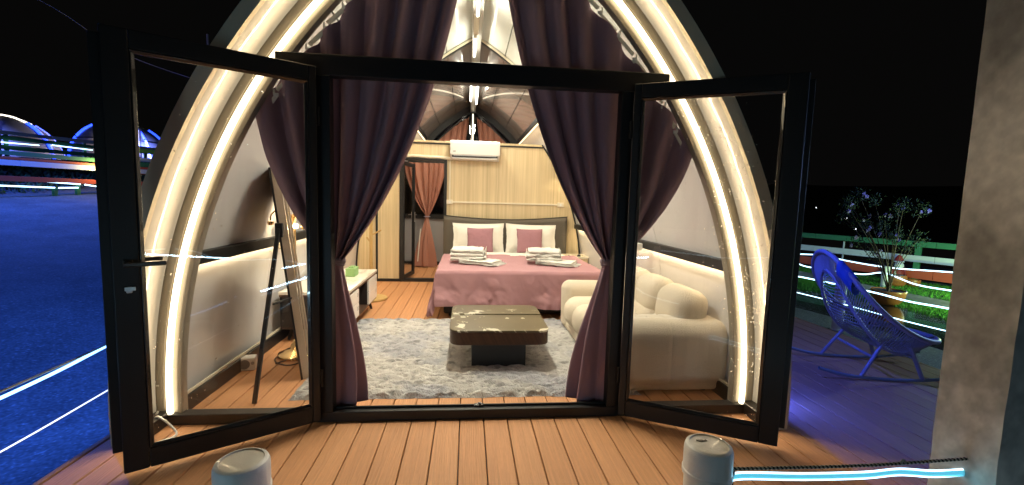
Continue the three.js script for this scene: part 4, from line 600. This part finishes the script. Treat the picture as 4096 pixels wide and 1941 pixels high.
for (const [sd, l, k, col] of [[-1, 'small blue flood lamp on the left flank of the pod over the asphalt', 150, [0.035, 0.15, 1.0]], [1, 'small blue flood lamp on the right flank of the pod over the deck', 14, [0.05, 0.095, 1.0]]]) {
  const fl = thing('flood_lamp', l, 'flood lamp', [sd * 1.72, 1.98, -0.9], 0);
  mesh('housing', bx(0.05, 0.09, 0.12, -sd * 0.03, 0, 0, 0.01), M.black, fl); mesh('lens', bx(0.006, 0.07, 0.10, 0, 0, 0), M.blueGlow, fl); mesh('bracket', beam([-sd * 0.05, -0.02, 0], [-sd * 0.17, -0.06, 0], 0.02, 0.03), M.black, fl);
  const sl = new THREE.SpotLight(lin(...col), k, 0, sd < 0 ? 1.3 : 1.0, 0.8, 2); sl.position.set(sd * 0.02, 0, 0); sl.target.position.set(sd * (sd < 0 ? 6 : 0.9), -2.0, sd < 0 ? -0.6 : 0.4); sl.castShadow = true; fl.add(sl); fl.add(sl.target);
}
{ // the asphalt's own lamp stands on a pole left of the frame
  const fl = thing('flood_lamp', 'blue flood lamp on a tall pole over the asphalt left of the pod', 'flood lamp', [-12.4, 0.6, -10.3]);
  mesh('pole', cyl(0.04, 0.06, 6.2, 0, 3.1, 0, 14), M.frame, fl); mesh('housing', bx(0.3, 0.12, 0.3, 0.1, 6.2, 0, 0.02), M.black, fl); mesh('lens', bx(0.24, 0.006, 0.24, 0.1, 6.135, 0), M.blueGlow, fl);
  const sl = new THREE.SpotLight(lin(0.05, 0.15, 1.0), 620, 0, 1.05, 0.8, 2); sl.position.set(0.1, 6.12, 0); sl.target.position.set(2.5, 0, 1.2); sl.castShadow = true; fl.add(sl); fl.add(sl.target);
  const y = thing('garden_lamp', 'yellow lamp at the lower left fence, hidden behind the door stile', 'lamp', [-11.72, 1.0, -13.05]); mesh('post', cyl(0.025, 0.03, 1.0, 0, 0.5, 0, 10), M.frame, y); mesh('globe', new THREE.SphereGeometry(0.08, 14, 10).translate(0, 1.06, 0), glow([1, 0.85, 0.3], 5), y);
  const p = new THREE.PointLight(lin(1, 0.82, 0.3), 3.2); p.position.set(0, 1.06, 0); p.castShadow = true; y.add(p);
}
// a blue marker lamp low on the outside of the pod, behind the right door
{
  const l = thing('marker_lamp', 'blue marker lamp low on the pod side behind the right door', 'lamp', [2.02, 0.16, -0.12], 0);
  mesh('housing', bx(0.04, 0.10, 0.10, -0.02, 0, 0, 0.008), M.black, l); mesh('lens', bx(0.006, 0.07, 0.07, 0.004, 0, 0), M.blueGlow, l); areaLight([0.03, 0.07, 1], 300, 0.07, 0.07, [0.012, 0, 0], [1, -0.35, 0.25], [0, 0, 1], l);
}
// rocking chair
{
  const c = thing('rocking_chair', 'blue-lit rocking chair with an egg-shaped corded seat on the right of the deck', 'rocking chair', [3.33, 0, -0.71], -0.2);
  // outer ring: a tilted oval; x is forward, z across
  const ringP = (t, kx = 1, kz = 1, dip = 0) => { const a = 2 * Math.PI * t, f = Math.cos(a) * kx, w = Math.sin(a) * kz, x = 0.03 - 0.45 * f - 0.10 * (1 - f * f), y = 0.60 + 0.34 * f + 0.05 * (f * f) - 0.10 * (1 - f * f) - dip; return [x, y, w * 0.37]; };
  mesh('ring', tube([...Array(28)].map((_, i) => ringP(i / 28)), 0.02, 120, 10, 0.5, true), M.chairTube, c);
  const inn = (t) => { const a = 2 * Math.PI * t, f = Math.cos(a), w = Math.sin(a), x = -0.02 - 0.36 * f - 0.06 * (1 - f * f), y = 0.52 + 0.31 * f - 0.22 * (1 - f * f); return [x, y, w * 0.23]; };
  mesh('inner_ring', tube([...Array(28)].map((_, i) => inn(i / 28)), 0.013, 120, 8, 0.5, true), M.chairTube, c);
  const cords = []; for (let i = 0; i < 150; i++) { const t = i / 150, a = ringP(t), b = inn(t + 0.006); cords.push(bar(a, b, 0.0042, 5)); }
  const web = mesh('seat_cords', mg(cords), M.chairCord, c); web.userData.kind = 'stuff';
  const cross = []; for (let i = 1; i < 46; i++) { const t = i / 92; const a = inn(t), b = inn(1 - t); cross.push(tube([a, [(a[0] + b[0]) / 2, a[1] - 0.012, 0], b], 0.0042, 6, 5)); }
  const web2 = mesh('back_cords', mg(cross), M.chairCord, c); web2.userData.kind = 'stuff';
  for (const z of [-0.27, 0.27]) {
    mesh('rocker', tube([[-0.52, 0.075, z], [-0.3, 0.028, z], [0, 0.014, z], [0.3, 0.03, z], [0.62, 0.095, z]], 0.013, 50, 8), std([0.3, 0.34, 0.3], 0.4), c);
    mesh('leg', bar([-0.20, 0.03, z], [-0.02, 0.33, z * 0.85], 0.014), M.chairTube, c); mesh('leg', bar([0.25, 0.03, z], [0.12, 0.36, z * 0.9], 0.016), M.chairTube, c);
    mesh('seat_rail', tube([[-0.05, 0.33, z * 0.85], [0.15, 0.31, z * 0.88], [0.35, 0.36, z * 0.7]], 0.011, 24, 8), M.chairTube, c);
  }
  mesh('cross_bar', [tube([[-0.1, 0.19, -0.26], [0.02, 0.12, 0], [-0.1, 0.19, 0.26]], 0.012, 24, 8)], M.chairTube, c); mesh('cross_bar', bar([0.17, 0.2, -0.26], [0.17, 0.2, 0.26], 0.011), M.chairTube, c);
  const pad = grid(24, 14, (u, v) => { const t = 0.085 + 0.055 * u, a = 2 * Math.PI * v, p = ringP(t); return [p[0] + 0.035 * Math.cos(a), p[1] - 0.03 + 0.07 * Math.sin(a), p[2] - 0.0 + 0.012 * (fbm(u * 5, v * 6, 3) - 0.5)]; });
  tag(mesh('head_pad', pad, phys([0.05, 0.12, 0.42], 0.35, { clearcoat: 0.4 }), c), 'shiny blue pad wrapped round the ring');
}
// bollards and ropes of the garden
bollard(5.0, -2.84, -0.3, 0.85, 0.07, 'white bollard seen through the cords of the rocking chair');
bollard(8.9, -5.98, -0.3, 0.45, 0.07, 'white bollard brightly lit behind the potted shrub');
lightRope([[7.6, 0.11, -9.3], [8.57, 0.12, -8.35], [9.2, 0.14, -7.96], [9.12, 0.10, -7.3], [9.2, 0.09, -6.2], [9.7, 0.13, -5.4], [10.1, 0.15, -4.6]], 0.013, M.ropeGlow, 'lit rope nearest the fence, running before its red boards');
lightRope([[8.0, 0.02, -8.9], [8.41, -0.05, -8.15], [8.26, -0.09, -7.39], [8.6, -0.08, -6.31], [8.88, -0.0, -6.0], [8.75, -0.09, -5.2], [8.66, -0.07, -4.53], [8.6, -0.02, -3.8]], 0.013, M.ropeGlow, 'lit rope across the lawn, tied to the bright bollard behind the shrub');
lightRope([[5.9, 0.1, -6.2], [6.16, 0.05, -5.27], [6.23, 0.05, -4.94], [6.34, 0.05, -3.71], [6.28, 0.05, -3.07], [6.41, 0.05, -2.68], [6.5, 0.07, -1.8]], 0.012, M.ropeGlow, 'lit rope over the dark path, behind the rocking chair');
lightRope([[4.9, 0.08, -4.6], [4.99, 0.05, -3.78], [5.04, 0.05, -3.32], [5.0, 0.07, -2.84], [5.2, 0.03, -2.0], [5.3, 0.05, -1.2]], 0.006, M.ropeGlow, 'thin lit rope over the gravel at the deck, tied to the slim bollard');
{ const p = thing('garden_post', 'short dark post with a green lit face at the far lit rope', 'post', [9.17, -0.3, -7.98]); mesh('post', bx(0.06, 0.5, 0.06, 0, 0.25, 0, 0.006), M.earth, p); mesh('lit_panel', bx(0.05, 0.22, 0.012, 0, 0.22, 0.037, 0.002), glow([0.05, 0.9, 0.25], 0.8), p); }
// fence on the right: three painted boards and posts
function fence(a, b, y0, rails, posts, label, name = 'board_fence') {
  const f = thing(name, label, 'fence', [a[0], y0, a[1]], Math.atan2(-(b[1] - a[1]), b[0] - a[0])), L = Math.hypot(b[0] - a[0], b[1] - a[1]);
  for (const [yt, yb, mat] of rails) { const n = Math.max(1, Math.round(L / 2.4)); for (let i = 0; i < n; i++) mesh('board', bx(L / n - 0.008, yt - yb, 0.025, (i + 0.5) * L / n, (yt + yb) / 2 - y0, rr(-0.002, 0.002), 0.003), mat, f); }
  for (const [d, mat, h, w = 0.1] of posts) mesh('post', bx(w, h, w, d, h / 2, -0.07, 0.005), mat, f); return f;
}
const A = M.gPaint, Bw = M.wPaint, Cr = M.rPaint;
fence([8.4, -10.9], [11.3, -3.9], -0.35, [[0.66, 0.53, A], [0.33, 0.18, Bw], [0.01, -0.20, Cr]], [[0.3, A, 1.0], [2.0, A, 1.0], [3.2, Bw, 0.86, 0.03], [4.72, A, 1.0], [6.9, A, 1.0]], 'green, white and red board fence beyond the lawn on the right');
fence([-13.4, -8.6], [-11.0, -16.6], 0.95, [[2.30, 2.18, A], [2.13, 2.06, Cr], [2.05, 1.90, Bw], [1.61, 1.47, Cr]], [[0.2, A, 1.3], [3.6, A, 0.36], [4.2, A, 0.5], [5.9, A, 1.35], [7.6, A, 1.3]], 'lower board fence with white and red boards at the top of the asphalt');
fence([-18.5, -13.4], [-15.4, -21.6], 2.3, [[3.40, 3.26, std([0.35, 0.4, 0.45], 0.7)], [3.2, 3.06, A], [2.86, 2.7, A]], [[0.5, A, 1.1], [3.0, A, 1.1], [5.5, A, 1.1], [8.0, A, 1.1]], 'upper dark green fence in front of the two lit domes');
fence([-11.9, -13.9], [-11.2, -16.4], 1.2, [[2.78, 2.66, std([0.2, 0.5, 0.08], 0.6)], [2.46, 2.33, Bw], [2.2, 2.08, A], [2.03, 1.88, Cr]], [[0.35, Bw, 1.5, 0.07], [2.0, A, 1.6]], 'lime green and white board fence seen through the left door glass');
for (const [p, l] of [[[[-13.3, 1.37, -8.9], [-12.75, 1.34, -10.84], [-12.38, 1.32, -12.01]], 'foot of the lower fence, left length'], [[[-12.35, 1.32, -12.11], [-12.2, 1.34, -12.59]], 'foot of the lower fence, short middle length'], [[[-12.51, 1.50, -11.62], [-12.18, 1.45, -12.65]], 'lower fence, raised middle length'], [[[-12.14, 1.44, -12.77], [-12.0, 1.39, -13.22], [-11.76, 1.39, -13.98], [-11.61, 1.38, -14.48]], 'lower fence, beside the door'], [[[-17.45, 2.95, -16.0], [-17.1, 2.97, -17.07]], 'upper fence under the left dome'], [[[-16.94, 3.03, -17.45], [-16.46, 2.99, -18.78]], 'upper fence between the domes']]) lightRope(p, 0.02, M.ropeGlow, `straight lit tube on the ${l}`, 'LED tube');
{ // planted bank between the two fences: one tangle
  const N = 3800, q = new THREE.BufferGeometry(); q.setAttribute('position', new THREE.Float32BufferAttribute([-0.05, 0, 0, 0.05, 0, 0, 0, 0.12, 0.03], 3)); q.computeVertexNormals(); const im = new THREE.InstancedMesh(q, std([1, 1, 1], 0.9), N), m4 = new THREE.Matrix4();
  for (let i = 0; i < N; i++) { const t = rnd(), u = rnd(), x = lerp(-13.9, -11.5, t) - u * 2.6, z = lerp(-9, -17, t) - u * 1.0; m4.makeRotationFromEuler(new THREE.Euler(rr(-0.8, 0.8), rr(0, 6.3), rr(-0.8, 0.8))).setPosition(x, groundY(x, z) + rr(0, 0.25), z); im.setMatrixAt(i, m4); im.setColorAt(i, lin(rr(0.02, 0.06), rr(0.05, 0.1), rr(0.02, 0.04))); }
  im.name = 'ground_cover'; im.userData.kind = 'stuff'; im.userData.label = 'dark ground cover on the bank between the fences'; scene.add(im);
}
// the potted shrub
{
  const s = thing('potted_shrub', 'flowering shrub with thin stems in a round glazed brown bowl beyond the deck', 'potted plant', [7.30, -0.3, -4.35]);
  mesh('bowl', lathe([[0, 0], [0.12, 0], [0.17, 0.04], [0.23, 0.13], [0.25, 0.22], [0.255, 0.26], [0.235, 0.262], [0.23, 0.22], [0, 0.21]]), M.terracotta, s);
  mesh('pebbles', grid(20, 20, (u, v) => { const r = 0.228 * v, a = u * 6.2832; return [r * Math.cos(a), 0.232 + 0.02 * fbm(r * 40 * Math.cos(a) + 50, r * 40 * Math.sin(a) + 50, 3), r * Math.sin(a)]; }), M.gravel, s);
  const e = [0.577, 0.817], heads = [[-0.57, 1.6], [-0.69, 1.47], [-0.65, 1.34], [-0.72, 1.18], [-0.44, 1.14], [-0.53, 1.10], [-0.44, 1.04], [-0.19, 0.99], [0, 1.36], [0.1, 1.42], [0.32, 1.36], [0.06, 0.93], [-0.53, 0.76], [-0.35, 1.5], [-0.15, 1.17], [0.3, 0.87], [-0.29, 0.55], [0.18, 0.72], [-0.02, 0.85]];
  const lf = [], fl = []; const leafG = new THREE.BufferGeometry(); leafG.setAttribute('position', new THREE.Float32BufferAttribute([0, 0, 0, -0.009, 0.025, 0.003, 0, 0.06, 0, 0.009, 0.025, 0.003], 3)); leafG.setIndex([0, 2, 1, 0, 3, 2]); leafG.setAttribute('uv', new THREE.Float32BufferAttribute([0, 0, 1, 0, 1, 1, 0, 1], 2)); leafG.computeVertexNormals();
  heads.forEach(([u, y], i) => {
    const d = rr(-0.2, 0.2), x = u * e[0] + d * e[1], z = u * e[1] - d * e[0]; mesh('stem', tube([[0.02 * (i % 3 - 1), 0.24, 0.02 * (i % 2)], [x * 0.25, 0.3 + (y) * 0.35, z * 0.25], [x * 0.65, 0.3 + y * 0.72, z * 0.65], [x, 0.3 + y, z]], 0.006, 24, 5), M.bark, s);
    const spread = i === 16 ? 0.16 : 0.15; for (let k = 0; k < 120; k++) { const g = leafG.clone(), sc = rr(0.6, 1.2); g.scale(sc, sc, sc).rotateX(rr(-1.5, 1.5)).rotateY(rr(0, 6.3)).rotateZ(rr(-1, 1)); const gx = (rnd() + rnd() - 1) * spread, gy = (rnd() + rnd() - 1) * spread * 1.1, gz = (rnd() + rnd() - 1) * spread; lf.push(g.translate(x + gx, 0.3 + y + gy, z + gz)); }
    if (i % 2 == 0 || i == 7) for (let k = 0; k < 2; k++) { const px = x + rr(-0.1, 0.1), py = 0.3 + y + rr(-0.08, 0.1), pz = z + rr(0, 0.1); for (let j = 0; j < 5; j++) { const g = new THREE.CircleGeometry(0.024, 7).scale(0.8, 1.2, 1).translate(0, 0.022, 0).rotateX(-0.5).rotateZ(j * 1.257).rotateY(rr(-0.4, 0.8)); fl.push(g.translate(px, py, pz)); } }
  });
  const f = mesh('foliage', mg(lf), M.leaf, s); f.userData.kind = 'stuff'; const b = mesh('blossoms', mg(fl), M.petal, s); b.userData.kind = 'stuff';
  const p = thing('garden_pot', 'brown pot filled with pale pebbles on the lawn by the fence', 'pot', [9.27, -0.3, -6.1]);
  mesh('pot', lathe([[0, 0], [0.13, 0], [0.19, 0.06], [0.205, 0.18], [0.19, 0.25], [0.175, 0.25], [0.17, 0.22], [0, 0.22]]), M.terracotta, p); mesh('pebbles', cyl(0.17, 0.17, 0.02, 0, 0.235, 0, 24), M.stone, p); mesh('ornament', [new THREE.SphereGeometry(0.02, 10, 8).translate(-0.02, 0.27, 0), lathe([[0.02, 0], [0.012, 0.03], [0.02, 0.045], [0, 0.05]], 10).translate(-0.02, 0.27, 0)], M.white, p);
  const p2 = thing('garden_pot', 'small low brown pot right of the pebble-filled pot', 'pot', [9.68, -0.3, -6.08]); mesh('pot', lathe([[0, 0], [0.1, 0], [0.14, 0.05], [0.135, 0.15], [0.12, 0.15], [0.11, 0.12], [0, 0.12]]), M.terracotta, p2);
  const gn = thing('garden_figure', 'small garden figure with a red cap and white beard before the fence', 'garden figure', [9.98, -0.3, -6.72], -0.6);
  mesh('body', lathe([[0, 0], [0.11, 0], [0.125, 0.08], [0.11, 0.22], [0.07, 0.32], [0, 0.34]], 24), std([0.3, 0.03, 0.025], 0.6), gn); mesh('head', new THREE.SphereGeometry(0.075, 20, 14).translate(0, 0.42, 0), std([0.5, 0.28, 0.2], 0.6), gn);
  mesh('beard', new THREE.SphereGeometry(0.09, 18, 12).scale(1, 1.05, 0.7).translate(0, 0.37, 0.045), M.white, gn); mesh('cap', lathe([[0.088, 0], [0.09, 0.02], [0.075, 0.07], [0.045, 0.13], [0, 0.17]], 20).translate(0, 0.46, -0.005), std([0.45, 0.03, 0.03], 0.7), gn); mesh('cap_brim', new THREE.TorusGeometry(0.083, 0.018, 8, 22).rotateX(Math.PI / 2).translate(0, 0.465, 0), M.white, gn); mesh('arm', [bar([0.1, 0.28, 0], [0.13, 0.16, 0.06], 0.028, 10), bar([-0.1, 0.28, 0], [-0.13, 0.16, 0.06], 0.028, 10)], std([0.3, 0.03, 0.025], 0.6), gn);
}
// green lights of the lawn and blue light over the garden
{
  for (const [x, z, l] of [[7.9, -3.0, 'near'], [9.4, -4.2, 'far']]) { const g = thing('lawn_spotlight', `small green spotlight staked in the lawn, ${l} one behind the pillar`, 'spotlight', [x, -0.28, z]); mesh('head', cyl(0.04, 0.05, 0.08, 0, 0.30, 0, 16), M.black, g); mesh('stake', cyl(0.008, 0.008, 0.28, 0, 0.14, 0, 8), M.black, g); mesh('lens', new THREE.SphereGeometry(0.03, 12, 8).translate(0, 0.36, 0), glow([0.5, 1, 0.3], 4), g); const p = new THREE.PointLight(lin(0.6, 1, 0.35), 9); p.position.set(0, 0.36, 0); p.castShadow = true; g.add(p); }
  const w = thing('garden_lamp', 'pale lamp on a post behind the concrete pillar', 'lamp', [9.2, -0.3, -1.4]); mesh('post', cyl(0.03, 0.04, 2.2, 0, 1.1, 0, 14), M.frame, w); mesh('globe', new THREE.SphereGeometry(0.09, 20, 14).translate(0, 2.28, 0), glow([0.45, 0.65, 1], 4), w); const p = new THREE.PointLight(lin(0.32, 0.52, 1), 38); p.position.set(0, 2.28, 0); p.castShadow = true; w.add(p);
}
// two lit domes on the upper terrace
function dome(x, y, z, r, a0, label, white) {
  const d = thing('lit_dome', label, 'dome tent', [x, y, z], a0), n = 7, P = (a, b, k = 1) => [r * k * Math.cos(b) * Math.cos(a), r * k * Math.sin(b), r * k * Math.cos(b) * Math.sin(a)];
  mesh('cover', new THREE.SphereGeometry(r * 0.985, 36, 14, 0, 6.2832, 0, Math.PI / 2), std([0.30, 0.30, 0.30], 0.5), d);
  for (let i = 0; i < n; i++) { const a = i / n * 6.2832; for (const [b0, b1] of [[0.0, 0.22], [0.25, 0.55], [0.58, 1.0]]) mesh('rib_light', tube([0, 0.5, 1].map((t) => P(a, lerp(b0, b1, t))), 0.07, 10, 6), M.blueGlow, d); if (white) mesh('top_light', tube([0, 0.5, 1].map((t) => P(a, lerp(1.05, 1.5, t))), 0.03, 10, 6), glow([1, 0.9, 0.75], 3), d); }
  mesh('ring_frame', new THREE.TorusGeometry(r * 0.99, 0.04, 8, 60).rotateX(Math.PI / 2).translate(0, 0.05, 0), M.frame, d); mesh('ring_frame', new THREE.TorusGeometry(r * 0.86, 0.03, 8, 60).rotateX(Math.PI / 2).translate(0, r * 0.5, 0), M.frame, d);
  const dr = part('door', d, [r * 0.93 * Math.cos(0.449), 0, r * 0.93 * Math.sin(0.449)], -0.449); mesh('panel', bx(0.05, 1.5, 0.8, 0, 0.85, -0.1), glow([0.75, 0.66, 0.5], 0.05), dr); mesh('frame', [bx(0.07, 1.65, 0.07, 0.02, 0.85, -0.54), bx(0.07, 1.65, 0.07, 0.02, 0.85, 0.34), bx(0.07, 0.07, 0.95, 0.02, 1.65, -0.1)], M.frame, dr);
  const pl = new THREE.PointLight(lin(0.16, 0.22, 1), 26); pl.position.set(r * 1.2, 0.8, 0.4); pl.castShadow = true; d.add(pl); return d;
}
dome(-20.9, 2.32, -19.6, 2.15, -0.85, 'left lit dome with a white top line and blue ribs, cut by the frame', true);
dome(-18.9, 2.80, -23.9, 2.15, -0.40, 'right lit dome with blue ribs and a pale door, partly behind the left door', false);
{ const l = thing('wall_lamp', 'warm lamp glowing in front of the right dome', 'lamp', [-17.0, 2.4, -21.5]); mesh('post', cyl(0.03, 0.03, 1.1, 0, 0.55, 0, 10), M.frame, l); mesh('globe', new THREE.SphereGeometry(0.13, 16, 12).translate(0, 1.2, 0), glow([1, 0.8, 0.5], 7), l); const p = new THREE.PointLight(lin(1, 0.78, 0.45), 16); p.position.set(0, 1.2, 0); p.castShadow = true; l.add(p);
  const y = thing('moon_lantern', 'small yellow lantern near the top of the right dome', 'lantern', [-17.3, 2.6, -20.6]); mesh('post', cyl(0.02, 0.02, 1.75, 0, 0.87, 0, 8), M.frame, y); mesh('globe', new THREE.TorusGeometry(0.09, 0.04, 8, 20, 4.2).rotateZ(2.6).translate(0, 1.85, 0), glow([1, 0.6, 0.05], 2.5), y); }
for (const [x, z, h, l] of [[-15.6, -13.9, 7.6, 'tall thin pole behind the left fences, nearer one'], [-14.6, -24.5, 9.0, 'tall thin pole behind the right dome']]) tag(mesh('utility_pole', cyl(0.06, 0.08, h, x, 1 + h / 2, z, 10), std([0.2, 0.2, 0.22], 0.8)), l, 'pole');
tag(mesh('overhead_wire', tube([[-24, 9.4, -9], [-15.6, 8.0, -13.9], [-15.1, 7.2, -19], [-14.6, 7.3, -24.5]], 0.012, 50, 4), std([0.2, 0.2, 0.25], 0.6)), 'thin wire between the two tall poles on the left', 'wire');
// town lights on the far hillside
{
  const s0 = camera.position, list = [[0.47, -0.004], [0.4905, 0.012], [0.447, -0.022], [0.455, -0.022], [0.5065, -0.026], [0.5545, -0.011], [0.608, -0.030], [0.613, -0.030], [0.617, -0.028], [0.636, -0.047, 2.1], [0.4355, -0.022]];
  list.forEach(([az, el, k = 1], i) => { const r = 52, a = Math.atan(az) + 0.19; const m = mesh('town_lamp', new THREE.SphereGeometry(0.035 * k, 8, 6), glow(i % 3 == 1 ? [1, 0.85, 0.6] : [0.85, 0.92, 1], 6)); m.position.set(s0.x + r * Math.sin(a), s0.y + r * (el + 0.012), s0.z - r * Math.cos(a)); tag(m, `tiny distant town light beyond the right fence, ${['above the shrub, left', 'over the shrub crown', 'low, far left by the door', 'low, left', 'beside the shrub crown', 'right of the shrub', 'left of a close pair', 'right of a close pair', 'dim third beside a pair', 'brightest, near the pillar', 'at the edge of the open door'][i]}`, 'town light', 'town lights in the far dark'); });
}
renderer.render(scene, camera);
